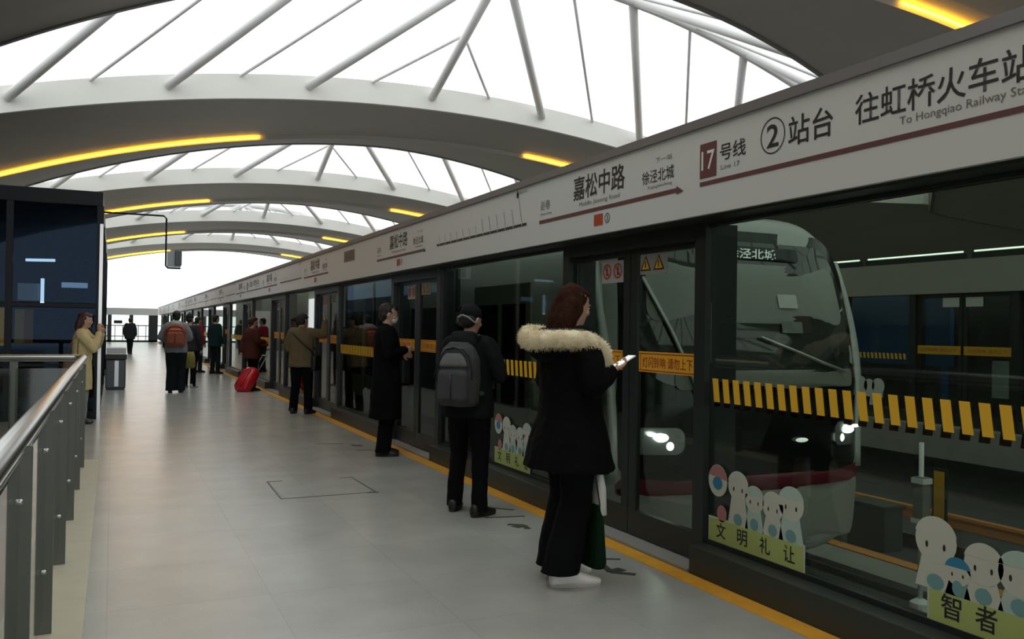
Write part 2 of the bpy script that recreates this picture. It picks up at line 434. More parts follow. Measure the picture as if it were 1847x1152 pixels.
def stripes(y0, y1, z0, z1, n, X, m, parent, name='hazard_tape', lean=.02):
    bm = BM(); p = (y1-y0)/n
    for i in range(n):
        ya = y1 - i*p; yb_ = ya - p*.56
        pts = [(X, ya, z1), (X, yb_, z1), (X, yb_-lean, z0), (X, ya-lean, z0)]
        a = [bm.verts.new(q) for q in pts]; b = [bm.verts.new((q[0]+.002, q[1], q[2])) for q in pts]
        bm.faces.new(a); bm.faces.new(b[::-1])
        for k in range(4): bm.faces.new((a[k], a[(k+1) % 4], b[(k+1) % 4], b[k]))
    return obj(name, bm, m, parent)
# fixed pane between two doors: local y in -1.43..+1.43
def make_fixed(kids=None):
    e = empty('fixed_screen', 'x', 'glass screen')
    obj('kick_plate', bx(3.17, 3.4, -1.43, 1.43, 0, .17, .006), M_darkg, e)
    obj('bottom_frame', bx(GX-.01, GX+.05, -1.43, 1.43, .17, .2), M_dark, e)
    obj('top_frame', bx(GX-.01, GX+.05, -1.43, 1.43, 2.095, 2.113), M_dark, e)
    obj('fixed_glass', bx(GX+.012, GX+.02, -1.43, 1.43, .2, 2.095), G_psd, e)
    stripes(-1.40, 1.40, 1.03, 1.17, 30, GX+.006, M_haz, e)
    stripes(-1.40, 1.39, 1.0, 1.15, 30, GX+.03, mat('hazard_reflection', (.12, .02, .02), .6), e, 'hazard_tape_reflection', -.02)  # dark red stripes painted as the tape's reflection in the glass
    return e
MINT = mat('mint_print', (.42, .56, .50), .6); PALE = mat('pale_print', (.55, .58, .50), .6); LIME = mat('lime_print', (.42, .50, .16), .6)
BLUE = mat('blue_print', (.03, .22, .38), .6); ROSE = mat('rose_print', (.42, .20, .20), .6); TEAL = mat('teal_print', (.16, .34, .34), .6)
def disc(bm, X, y, z, ry, rz, n=24, a0=0, a1=2*PI):
    vs = [bm.verts.new((X, y+ry*math.cos(a0+(a1-a0)*i/n), z+rz*math.sin(a0+(a1-a0)*i/n))) for i in range(n if a1-a0 > 6.2 else n+1)]
    bm.faces.new(vs); return bm
def kid_sticker(parent, yl, yr, text_, heads, z0=.2, pitch=.19, cs=.043, balloon=True):
    """flat die-cut sticker: pale round-headed children over a lime strip with writing. heads: (y offset from left edge, z, radius, kind)"""
    X = GX-.004
    st = obj('courtesy_sticker', bx(X, X+.003, yr, yl, z0, z0+.135), LIME, parent)
    obj('sticker_edge', bx(X+.0032, X+.0042, yr-.012, yl+.012, z0-.012, z0+.145), PALE, st)
    for i, ch in enumerate(text_):
        yc = yl - .11 - pitch*i; text('sticker_lettering', ch, X-.001, yc+cs, yc-cs, z0+.028, z0+.028+2.1*cs, M_ink, st, .01)
    for dy, h, r, kd in heads:
        yc = yl - dy
        bm = BM(); quad(bm, [(X+.001, yc+r*1.0, z0+.135), (X+.001, yc-r*1.0, z0+.135), (X+.001, yc-r*.62, h-r*.5), (X+.001, yc+r*.62, h-r*.5)])
        obj('figure_body', bm, [MINT, PALE, TEAL][kd], st)
        bm = BM(); disc(bm, X, yc, h, r, r*.96); obj('figure_head', bm, PALE, st)
        bm = BM(); disc(bm, X-.0006, yc, h+r*.10, r*1.02, r*.90, 18, .2, PI-.2); obj('figure_cap', bm, [MINT, PALE, BLUE][kd], st)
        for sx in (-1, 1):
            bm = BM(); disc(bm, X-.0012, yc+sx*r*.42, h-r*.22, r*.07, r*.15, 8); obj('figure_eye', bm, M_ink, st)
        bm = BM(); disc(bm, X-.0007, yc, z0+.17, r*.42, .034, 14); obj('figure_patch', bm, TEAL, st)
    if balloon:
        yc = yl-.075
        bm = BM(); disc(bm, X+.0005, yc, .565, .088, .095); obj('balloon', bm, PALE, st)
        bm = BM(); disc(bm, X-.0005, yc, .565, .086, .092, 16, .3, PI-.1); obj('balloon_top', bm, ROSE, st)
        bm = BM(); disc(bm, X-.001, yc, .55, .045, .038); obj('balloon_spot', bm, BLUE, st)
        bm = BM(); disc(bm, X, yc-.04, .375, .045, .05); obj('balloon_basket', bm, ROSE, st)
    return st
# header: white fascia, built module by module (local y -P/2..P/2 around a door)
HX = 3.1
def make_header(kind):
    e = empty('header_fascia', 'x', 'header')
    ha, hb = -1.05, 3.65
    obj('fascia_panel', bx(HX, HX+.28, ha, hb, 2.13, 2.636), M_fascia, e)
    obj('bottom_edge', bx(HX+.03, HX+.28, ha, hb, 2.115, 2.13), M_dark, e)
    obj('top_trim', bx(HX-.02, HX+.5, ha, hb, 2.636, 2.69), M_trim, e)
    X = HX-.002
    # station sign block above the door
    obj('line_bar', bx(X-.001, X, -.85, 1.01, 2.295, 2.322), M_brown, e)
    bm = BM(); quad(bm, [(X-.0012, -.85, 2.335), (X-.0012, -.85, 2.282), (X-.0012, -.92, 2.295)]); obj('line_arrow', bm, M_brown, e)
    text('station_name', '嘉松中路', X, .45, -.26, 2.405, 2.58, M_ink, e, .012)
    text('station_name_latin', 'Middle Jiasong Road', X, .36, -.20, 2.345, 2.385, M_grey_ink, e)
    text('next_station', '徐泾北城', X, -.47, -.82, 2.39, 2.475, M_ink, e, .004)
    text('next_station_latin', 'Xujingbeicheng', X, -.53, -.80, 2.35, 2.376, M_grey_ink, e)
    text('next_label', '下一站', X, -.62, -.80, 2.51, 2.545, M_grey_ink, e)
    text('previous_station', '赵巷', X, .99, .83, 2.40, 2.475, M_grey_ink, e)
    text('previous_station_latin', 'Zhaoxiang', X, 1.0, .80, 2.355, 2.378, M_grey_ink, e)
    obj('door_number_plate', bx(X-.001, X, .02, .14, 2.19, 2.27), M_red_ink, e)
    N = 20; bm = BM()
    vo = [bm.verts.new((X, -.04+.035*math.cos(2*PI*i/N), 2.23+.035*math.sin(2*PI*i/N))) for i in range(N)]
    vi = [bm.verts.new((X, -.04+.029*math.cos(2*PI*i/N), 2.23+.029*math.sin(2*PI*i/N))) for i in range(N)]
    for i in range(N): bm.faces.new((vo[i], vo[(i+1) % N], vi[(i+1) % N], vi[i]))
    obj('door_number_ring', bm, M_ink, e)
    text('door_number', '3', X, -.028, -.052, 2.212, 2.248, M_ink, e)
    if kind == 'map':
        # route map on the far half and line map towards the next door: local y 1.25..3.42 is shared, keep inside module
        y0, y1 = 1.25, 3.42
    return e
def route_map(parent, yc):
    X = HX-.002; n = 13
    obj('map_line', bx(X-.001, X, yc-1.09, yc+1.09, 2.312, 2.334), M_ink, parent)
    bm = BM()
    for i in range(n):
        y = yc-1.0+2.0*i/(n-1); L = .25 if i == 0 else (.13 if i < 6 else .075)
        quad(bm, [(X, y+.004, 2.345), (X, y-.004, 2.345), (X, y+L*.32-.004, 2.345+L), (X, y+L*.32+.004, 2.345+L)])
    tag(obj('map_station_names', bm, M_grey_ink, parent), kind='stuff')
    bm = BM(); yy = yc-1.0+.27*.32; quad(bm, [(X, yy-.02, 2.58), (X, yy+.02, 2.58), (X, yy+.012, 2.63)]); quad(bm, [(X, yy-.02, 2.56), (X, yy+.025, 2.56), (X, yy+.02, 2.60), (X, yy-.015, 2.60)]); obj('map_marker', bm, M_ink, parent)
    bm = BM()
    for i in range(n): disc(bm, X-.0015, yc-1.0+2.0*i/(n-1), 2.323, .008, .006, 10)
    obj('map_station_dots', bm, M_white, parent)
    text('map_caption', '运营时间', X, yc-.88, yc-1.09, 2.585, 2.61, M_grey_ink, parent)
def direction_sign(parent, ys):
    """ys: y of the left edge"""
    X = HX-.002; d = ys-4.12
    obj('line_badge', bx(X-.001, X, 3.97+d, 4.12+d, 2.34, 2.54), M_brown, parent)
    text('badge_number', '17', X-.002, 4.105+d, 3.985+d, 2.385, 2.495, M_white, parent, .008)
    text('line_word', '号线', X, 3.94+d, 3.72+d, 2.415, 2.51, M_ink, parent, .008)
    text('line_word_latin', 'Line 17', X, 3.93+d, 3.77+d, 2.365, 2.392, M_grey_ink, parent)
    N = 36; bm = BM(); yc = 3.51+d
    vo = [bm.verts.new((X, yc+.092*math.cos(2*PI*i/N), 2.475+.095*math.sin(2*PI*i/N))) for i in range(N)]
    vi = [bm.verts.new((X, yc+.085*math.cos(2*PI*i/N), 2.475+.088*math.sin(2*PI*i/N))) for i in range(N)]
    for i in range(N): bm.faces.new((vo[i], vo[(i+1) % N], vi[(i+1) % N], vi[i]))
    obj('platform_ring', bm, M_ink, parent)
    text('platform_number', '2', X, 3.555+d, 3.465+d, 2.415, 2.535, M_ink, parent, .012)
    text('platform_word', '站台', X, 3.395+d, 3.095+d, 2.395, 2.545, M_ink, parent, .008)
    text('destination', '往虹桥火车站', X, 2.96+d, 2.10+d, 2.41, 2.55, M_ink, parent, .008)
    text('destination_latin', 'To Hongqiao Railway Station', X, 2.71+d, 2.04+d, 2.352, 2.398, M_grey_ink, parent)
    obj('direction_bar', bx(X-.001, X, 1.62+d, 4.12+d, 2.295, 2.32), M_brown, parent)

door0 = make_door(); fix0 = make_fixed(); hd0 = make_header(''); heads = [hd0] + [copy_tree(hd0) for _ in range(14)]
ORD = ['nearest', 'second', 'third', 'fourth', 'fifth', 'sixth', 'seventh', 'eighth', 'ninth', 'tenth', 'eleventh', 'twelfth', 'thirteenth', 'fourteenth', 'fifteenth']
DL = {-1: 'dark framed sliding screen door just right of the picture edge', 0: 'nearest sliding screen door, between the woman in the fur hood and the wide pane showing the train nose',
      1: 'second sliding screen door, between the man in the long black coat and the backpack wearer', 2: 'third sliding screen door, directly behind the raised arm of the khaki jacket person'}
FL = {-1: 'widest glass screen at the right edge, striped tape and two courtesy stickers', 0: 'glass screen behind the fur-hooded woman and backpack wearer, small courtesy sticker low down',
      1: 'glass screen between the khaki jacket person and the man in the black coat', 2: 'glass screen left of the khaki jacket person, by the red suitcase'}
HL = {-1: 'header module at the right edge with station and direction lettering', 0: 'header module reading 嘉松中路 in large characters above the nearest door', 1: 'second header module, small station name left of the line map'}
for k in range(-1, 14):
    last = k == 13
    c = C0 + P*k
    d = door0 if k == -1 else copy_tree(door0)
    f = fix0 if k == -1 else copy_tree(fix0)
    h = heads[k+1]
    d.location = (0, c, 0); f.location = (0, c + P/2, 0); h.location = (0, c, 0)
    # fixed pane right of door 0 is the one belonging to k=-1
    d['label'] = DL.get(k, '%s sliding screen door along the platform, counting from the right edge of the picture' % ORD[k+1] if k < 13 else 'x')
    f['label'] = FL.get(k, '%s fixed glass screen along the platform, counting from the right edge of the picture' % ORD[k+1])
    h['label'] = HL.get(k, '%s white header module above the screen doors, counting from the right edge' % ORD[k+1])
    d['group'] = 'sliding platform screen doors'; f['group'] = 'fixed glass screens between the doors'; h['group'] = 'white header modules'
    if k == -1: fixR = f
    if k == 0: fix1 = f
    hdm = h
    for o_, fn in ((h, None),):
        pass
    def local(fn, y, par=h, c=c):
        before = set(par.children); fn(par, y)
        for ch in par.children:
            if ch not in before: ch.location.y -= c
    if k in (-1, 3, 7): local(direction_sign, 4.12 + P*(k+1))
    elif k in (0, 2, 4, 5, 6, 8): local(route_map, 7.54 + P*k)
    elif k == 1:
        dk = obj('dark_sign_plate', bx(HX-.004, HX-.001, 12.08-c, 12.66-c, 2.40, 2.555), M_dark, h)
        text('sign_lettering', '出口 EXIT', HX-.006, 12.60-c, 12.14-c, 2.45, 2.51, M_grey_ink, h)
def stick_local(par, yl, yr, t, heads, **kw): kid_sticker(par, yl-par.location.y, yr-par.location.y, t, heads, **kw)
KIDS = ((.26, .56, .088, 1), (.40, .51, .078, 0), (.55, .50, .082, 1), (.69, .54, .094, 0))
stick_local(fixR, 4.25, 3.47, '文明礼让', KIDS)
stick_local(fixR, 2.70, 1.80, '智者', ((.03, .55, .105, 1), (.14, .44, .062, 2), (.26, .50, .09, 1), (.42, .50, .095, 0), (.60, .52, .10, 1)), pitch=.165, cs=.05, balloon=False)
stick_local(fix1, 7.48, 6.74, '文明礼让', KIDS)
# strip the copies' sticker on the other panes is left out: only these panes show them

# ------------------------------------------------------------------ opposite screen
OX = 12.2
M_opph = mat('opposite_fascia', (.40, .40, .35), .6)
def opp():
    oh = tag(obj('opposite_header', bx(OX, OX+.5, Y0, Y1, 2.13, 2.66), M_opph), 'long plain header over the screen doors across the tracks', 'header')
    def od():
        e = empty('opposite_door', 'x', 'sliding door')
        for s in (-1, 1): obj('door_post', bx(OX+.05, OX+.3, s*.92-.06, s*.92+.06, 0, 2.13), M_dark, e)
        for s in (-1, 1):
            a, b = (.02, .85) if s > 0 else (-.85, -.02)
            lf = obj('door_leaf', box(box(box(bx(OX+.1, OX+.14, a, a+.06, 0, 2.13), OX+.1, OX+.14, b-.06, b, 0, 2.13), OX+.1, OX+.14, a+.06, b-.06, 0, .2), OX+.1, OX+.14, a+.06, b-.06, 2.06, 2.13), M_dark, e)
            obj('door_glass', bx(OX+.115, OX+.12, a+.06, b-.06, .2, 2.06), G_opp, lf)
            st = obj('caution_sticker', bx(OX+.09, OX+.095, a+.01, b-.01, 1.14, 1.28), M_sticky, lf)
            text('sticker_lettering', '灯闪铃响 请勿上下', OX+.088, b-.08, a+.08, 1.18, 1.24, M_red_ink, lf)
            obj('notice', bx(OX+.09, OX+.095, (a+.04 if s > 0 else b-.34), (a+.34 if s > 0 else b-.04), 1.91, 2.06), M_white, lf)
        return e
    def of():
        e = empty('opposite_screen', 'x', 'glass screen')
        obj('kick_plate', bx(OX+.02, OX+.25, -1.35, 1.35, 0, .17), M_darkg, e)
        obj('fixed_glass', bx(OX+.1, OX+.11, -1.35, 1.35, .17, 2.13), G_opp, e)
        obj('mullion', bx(OX+.08, OX+.15, -.03, .03, .17, 2.13), M_dark, e)
        stripes(-1.3, 1.3, 1.03, 1.13, 30, OX+.09, M_haz, e)
        return e
    a = od(); b = of()
    for k in range(-2, 4):
        d = a if k == -2 else copy_tree(a); f = b if k == -2 else copy_tree(b)
        d.location = (0, 9.5+P*k, 0); f.location = (0, 9.5+P*k+P/2, 0)
        nm = {0: 'sliding screen door across the tracks, right of the blue panel, yellow stickers', 1: 'sliding screen door across the tracks, just behind the train nose'}.get(k, '%s screen door across the tracks, from the near end' % ORD[k+2])
        d['label'] = nm; d['group'] = 'opposite screen doors'
        f['label'] = {0: 'pane across the tracks with striped tape and the blue poster behind'}.get(k, '%s pane across the tracks, from the near end' % ORD[k+2]); f['group'] = 'opposite glass panes'
    t = empty('tube_lamp', 'white fluorescent tube lying on top of the opposite header', 'lamp', (OX-.05, 0, 2.78), 0, 'tube lamps above the opposite header')
    obj('light_tube', tube(BM(), [(0, -.95, 0), (0, .95, 0)], .014, 8), M_led2, t); obj('batten', bx(-.02, .05, -.98, .98, -.12, -.03), M_dark, t)
    for i in range(14):
        q = t if i == 0 else copy_tree(t); q.location = (OX+.03, 6.2+2.1*i, 2.78); q['label'] = '%s white fluorescent tube lying on top of the opposite header, from the near end' % ORD[i]
    # things on the opposite platform
    tag(obj('blue_billboard', box(bx(13.4, 13.5, 10.6, 17.5, .9, 2.6), 13.42, 13.5, 10.7, 10.8, 0, .9), mat('blue_board', (.03, .12, .30), .4, noise_amt=.3, noise_scale=1.5)), 'dark blue billboard on the opposite platform beyond the train nose', 'billboard')
    tag(obj('orange_poster_stand', box(bx(13.3, 13.4, 8.6, 9.3, .7, 2.3), 13.3, 13.36, 8.62, 8.68, 0, .7), mat('orange_board', (.60, .25, .02), .5, noise_amt=.3, noise_scale=3)), 'orange poster stand on the opposite platform, behind the right-hand door leaf', 'poster stand')
    tag(obj('white_notice_board', box(bx(13.0, 13.05, 8.9, 9.5, .45, 1.05), 13.01, 13.04, 9.0, 9.05, 0, .45), mat('pale_board', (.5, .56, .54), .5, noise_amt=.4, noise_scale=14)), 'pale printed notice board low behind the opposite door', 'notice board')
    tag(obj('dark_platform_block', bx(14.2, 15.2, 2, 30, 0, 2.5), mat('opp_dark', (.03, .04, .035), .6)), 'dark service block along the opposite platform', 'service block')
    # cut-out sticker on opposite pane
    e = empty('cutout_sticker', 'pale cloud-shaped cut-out sticker low on the pane across the tracks', 'sticker', (OX+.085, 11.35, .2))
    bm = BM(); quad(bm, [(0, .32, 0), (0, -.32, 0), (0, -.3, .28), (0, .3, .3)])
    for yy, r in ((.2, .16), (0, .12), (-.2, .14)): disc(bm, -.001, yy, .34, r, r)
    obj('sticker_sheet', bm, M_white, e)
opp()

# ------------------------------------------------------------------ track side marker
e = empty('track_marker_pole', 'thin grey pole with clamp box standing in the track bed behind the glass', 'pole', (6.72, 5.6, -.98))
obj('pole', tube(BM(), [(0, 0, 0), (0, 0, 1.45)], .022, 10), M_tube, e, True)
obj('base_flange', loft(BM(), [(-.07, 0, 0, .09, .09), (.0, 0, 0, .085, .085), (.03, 0, 0, .04, .04)], 14), M_tube, e)
obj('clamp_box', bx(-.05, .05, -.06, .05, .72, 1.14, .008), mat('box_grey', (.2, .21, .18), .5), e)
obj('clamp_band', box(bx(-.06, .06, -.07, .06, .72, .76), -.06, .06, -.07, .06, 1.08, 1.13), M_tube, e)
e = empty('yellow_marker_board', 'narrow yellow board with a black edge beside the track pole', 'marker board', (6.95, 5.58, -.98))
obj('board', bx(-.02, .0, -.075, .075, .62, 1.2), M_dark, e); obj('yellow_face', bx(-.025, -.02, -.055, .055, .64, 1.18), M_sticky, e)
obj('board_post', bx(0, .03, -.015, .015, -.07, .7), M_dark, e)
tag(obj('track_cabinet', box(bx(8.05, 8.35, 7.2, 7.75, -1.05, -.55, .01), 8.03, 8.37, 7.18, 7.77, -.55, -.52), mat('cabinet_green', (.05, .07, .05), .6)), 'dark green equipment cabinet on the track bed beyond the pole', 'cabinet')

# ------------------------------------------------------------------ train
def train():
    T = empty('metro_train', 'silver metro train with a black curved nose pulling in behind the glass', 'train', (5.1, 5.82, -1.05))
    M_sil = mat('train_silver', (.62, .63, .62), .38, metal=.2); M_blk = mat('train_black', (.012, .013, .014), .12)
    M_red = mat('train_red', (.17, .012, .03), .4); M_sk = mat('train_skirt', (.42, .42, .39), .45)
    G_ws = glass_mat('windshield_glass', (.42, .47, .45), 1.6, .02)
    HW = 1.48
    def prof(a):     # section outline around the body, local: x, z (z above rail)
        c, s = math.cos(a), math.sin(a)
        x = HW*math.copysign(abs(c)**.42, c)
        z = (1.55*math.copysign(abs(s)**.62, s) if s > 0 else 1.45*math.copysign(abs(s)**.35, s)) + 2.0
        x *= 1 - .10*max(0, (z-2.2)/1.3)**1.5
        return x, z
    def yn(x, z):
        return .40*(abs(x)/HW)**3.2 + .16*max(0, z-1.9)**1.7 + .10*max(0, 1.2-z)
    # nose shell: ring between window and outline, sides going back
    N = 72
    def ringpts(k, y=None, off=0):
        out = []
        for i in range(N):
            x, z = prof(2*PI*i/N); x *= k; z = 2.0+(z-2.0)*k
            out.append((x, (yn(x, z) if y is None else y)+off, z))
        return out
    bm = BM(); rows = []
    for k in (.80, .86, .92, .97): rows.append([bm.verts.new(p) for p in ringpts(k)])
    rows.append([bm.verts.new((p[0], p[1]+.06, p[2])) for p in ringpts(1.0)])
    rows.append([bm.verts.new((p[0], 1.2, p[2])) for p in ringpts(1.0)])
    for a, b in zip(rows, rows[1:]):
        for i in range(N): bm.faces.new((a[i], a[(i+1) % N], b[(i+1) % N], b[i]))
    obj('nose_shell', bm, M_sil, T, True)
    def patch(name, outline, m, off=-.012, n=8):
        """outline list of (x,z); filled by shrinking rings"""
        cx = sum(p[0] for p in outline)/len(outline); cz = sum(p[1] for p in outline)/len(outline)
        bm = BM(); rows = []
        for j in range(n):
            k = 1-j/n
            rows.append([bm.verts.new((cx+(x-cx)*k, yn(cx+(x-cx)*k, cz+(z-cz)*k)+off, cz+(z-cz)*k)) for x, z in outline])
        c = bm.verts.new((cx, yn(cx, cz)+off, cz)); M_ = len(outline)
        for a, b in zip(rows, rows[1:]):
            for i in range(M_): bm.faces.new((a[i], a[(i+1) % M_], b[(i+1) % M_], b[i]))
        for i in range(M_): bm.faces.new((rows[-1][i], rows[-1][(i+1) % M_], c))
        return obj(name, bm, m, T, True)
    def dens(pts, n=10):
        out = []
        for i, p in enumerate(pts):
            q = pts[(i+1) % len(pts)]
            for j in range(n): out.append((p[0]+(q[0]-p[0])*j/n, p[1]+(q[1]-p[1])*j/n))
        return out
    def rr(x0, x1, z0, z1, r, top=0):
        out = []
        for cx_, cz_, a0 in ((x1-r, z1-r, 0), (x0+r, z1-r, 90), (x0+r, z0+r, 180), (x1-r, z0+r, 270)):
            for i in range(9):
                a = math.radians(a0+i*90/8); z = cz_+r*math.sin(a); x = cx_+r*math.cos(a)
                if top: x *= 1-top*max(0, (z-2.0))/1.3
                out.append((x, z))
        return dens(out, 3)
    WO = rr(-1.20, 1.20, 2.05, 3.30, .34, .10)
    # frame around windshield (black mask above and below)
    patch('black_mask', rr(-1.36, 1.36, 1.18, 3.40, .38, .10), M_blk, -.008)
    for w_ in (0,):
        patch('windshield', WO, mat('windshield_dark', (.05, .055, .052), .04, spec=1.0), -.02)
    # windscreen: grey band painted as reflected roof and sky, then the cab desk
    patch('windscreen_reflection', rr(-1.14, 1.12, 2.58, 3.10, .12, .10), mat('reflection_grey', (.38, .40, .38), .3), -.026)
    patch('destination_display', rr(-.35, .55, 3.14, 3.26, .03), M_blk, -.03)
    text_o = obj('display_lettering', BM(), None, T)
    bpy.data.objects.remove(text_o)
    me = text_mesh('徐泾北城', .01).copy()
    for v in me.vertices: v.co = (-.28+v.co.x*.55, yn(0, 3.2)-.045, 3.15+v.co.y*.09)
    me.materials.clear(); me.materials.append(mat('display_text', (.8, .85, .85), .5, emit=(.8, .9, .9), strength=1.0)); link('display_lettering', me, None, T)
    patch('cab_desk', rr(-.9, 1.15, 2.02, 2.18, .06), mat('desk_grey', (.30, .31, .28), .4), -.028)
    patch('cab_notice', rr(.20, .42, 2.72, 2.84, .01), M_white, -.04)
    patch('cab_screen', rr(.20, .44, 2.50, 2.60, .01), mat('cab_scr', (.25, .27, .25), .5), -.04)
    bm = BM(); tube(bm, [(x, yn(x, z)-.05, z) for x, z in ((-.05, 2.46), (.3, 2.35), (.65, 2.24), (.98, 2.16))], .013, 6); obj('wiper', bm, mat('wiper_bright', (.7, .7, .7), .3, metal=.6), T, True)
    bm = BM()
    tube(bm, [(x, yn(x, z)-.03, z) for x, z in ((-1.08, 2.95), (-.9, 2.5), (-.74, 2.1), (-.6, 1.75), (-.5, 1.45))], .045, 8, flat=.4); obj('diagonal_strip', bm, M_sil, T, True)
    for sx in (-1, 1):
        p = [(sx*(1.42-.07*math.cos((z-1.3)*1.2)), z) for z in [1.25+.13*i for i in range(16)]]
        bm = BM(); tube(bm, [(x*(1-.08*max(0, (z-2.2)/1.2)**1.5), yn(x, z)-.015, z) for x, z in p], .05, 8, flat=.5); obj('side_pillar', bm, M_sil, T, True)
    patch('red_stripe', rr(-1.33, 1.36, 1.14, 1.29, .07), M_red, -.014)
    patch('front_skirt', rr(-1.30, 1.40, .62, 1.16, .14), M_sk, -.016)
    for sx in (-1, 1):
        cx_, cz_ = sx*1.02, 1.60
        hl = patch('headlight_housing', rr(cx_-.2, cx_+.2, cz_-.11, cz_+.11, .08), mat('lamp_housing', (.45, .45, .45), .25, metal=.8), -.03)
        bm = BM(); ell(bm, (cx_-sx*.0, yn(cx_, cz_)-.05, cz_+.03), (.07, .02, .035)); ell(bm, (cx_-.09*sx, yn(cx_, cz_)-.05, cz_-.04), (.042, .02, .04)); ell(bm, (cx_+.09*sx, yn(cx_, cz_)-.045, cz_+.06), (.045, .02, .015)); obj('headlight', bm, M_lamp, T, True)
    bm = BM(); ell(bm, (.38, yn(.38, 1.55)-.03, 1.57), (.07, .02, .02)); obj('marker_light', bm, mat('marker', (.8, .8, .75), .3, emit=(.8, .85, .8), strength=2), T, True)
    obj('coupler', box(bx(-.14, .14, -.18, .5, .45, .7, .02), -.2, .2, -.25, -.16, .42, .74, .02), M_blk, T)
    # cars
    L = 21.5
    def section(y0, y1, m):
        bm = BM(); a = [bm.verts.new((p[0], y0, p[2])) for p in ringpts(1.0)]; b = [bm.verts.new((p[0], y1, p[2])) for p in ringpts(1.0)]
        for i in range(N): bm.faces.new((a[i], a[(i+1) % N], b[(i+1) % N], b[i]))
        bm.faces.new(a[::-1]); bm.faces.new(b); return bm
    for c_ in range(3):
        y0 = 1.2+c_*(L+.4)
        body = obj('car_body', section(y0, y0+L, M_sil), M_sil, T, True)
        for p_ in body.data.polygons: p_.use_smooth = len(p_.vertices) == 4
        if c_: obj('gangway', bx(-1.1, 1.1, y0-.4, y0, .9, 3.2), M_blk, T)
        for sx in (-1, 1):
            for j in range(5):
                yc = y0+2.1+j*4.55 - (1.0 if c_ == 0 else 0)
                x0, x1 = sorted((sx*(HW+.005), sx*(HW-.02)))
                dr = obj('train_door', bx(x0, x1, yc-.7, yc+.7, .95, 2.95), M_sk, body)
                gl = [bx(min(sx*(HW+.012), sx*HW), max(sx*(HW+.012), sx*HW), yc-.6, yc-.06, 1.75, 2.75), bx(min(sx*(HW+.012), sx*HW), max(sx*(HW+.012), sx*HW), yc+.06, yc+.6, 1.75, 2.75)]
                for g_ in gl: obj('door_window', g_, M_blk, body)
                if j < 4: obj('car_window', bx(min(sx*(HW+.008), sx*(HW-.02)), max(sx*(HW+.008), sx*(HW-.02)), yc+.9, yc+3.65, 1.75, 2.75), M_blk, body)
            obj('red_side_stripe', bx(min(sx*(HW+.004), sx*(HW-.02)), max(sx*(HW+.004), sx*(HW-.02)), y0, y0+L, 1.3, 1.4), M_red, body)
        for yy in (2.6, L-3.5):
            bm = BM()
            for wy in (-1.1, 1.1):
                for sx in (-1, 1): tube(bm, [(sx*.66, y0+yy+wy, .42), (sx*.8, y0+yy+wy, .42)], .25, 18)
            box(bm, -.9, .9, y0+yy-1.6, y0+yy+1.6, .36, .7); obj('bogie', bm, M_blk, T)
train()

# ------------------------------------------------------------------ end barrier
def end_barrier():
    Y = 74.6
    e = empty('end_barrier', 'white-headed glazed barrier closing the far end of the platform', 'barrier', (0, Y, 0))
    obj('header_beam', bx(-5, 3.3, 0, .3, 2.13, 2.68), M_fascia, e)
    obj('bottom_rail', bx(-5, 3.3, 0, .2, 0, .14), M_dark, e)
    for x in (-4.9, -3.4, -1.9, -.2, 1.35, 2.75): obj('end_post', bx(x-.14, x+.14 if x < 2.7 else 3.3, 0, .2, .0, 2.13), M_dark, e)
    for x0, x1 in ((-3.2, -2.0), (-1.7, -.34), (-.06, 1.21), (1.49, 2.6)):
        obj('glass_pane', bx(x0, x1, .08, .1, .14, 2.13), G_bal, e)
    obj('notice', bx(.1, .7, -.02, 0, 1.45, 1.7), M_dark, e)
    f = empty('outside_railing', 'thin dark railing with posts outside the far glass barrier', 'railing', (0, 80, 0))
    bm = BM()
    for i in range(16): box(bm, -4+i*.6-.03, -4+i*.6+.03, 0, .05, -.45, 1.3)
    box(bm, -4, 5, 0, .05, 1.25, 1.33); box(bm, -4, 5, 0, .05, .35, .42)
    obj('railing_bars', bm, M_post, f)
    tag(obj('outside_walkway', bx(-9, 26, 75, 92, -.6, -.45), M_conc), 'pale concrete deck continuing outside past the far barrier', 'deck')
end_barrier()

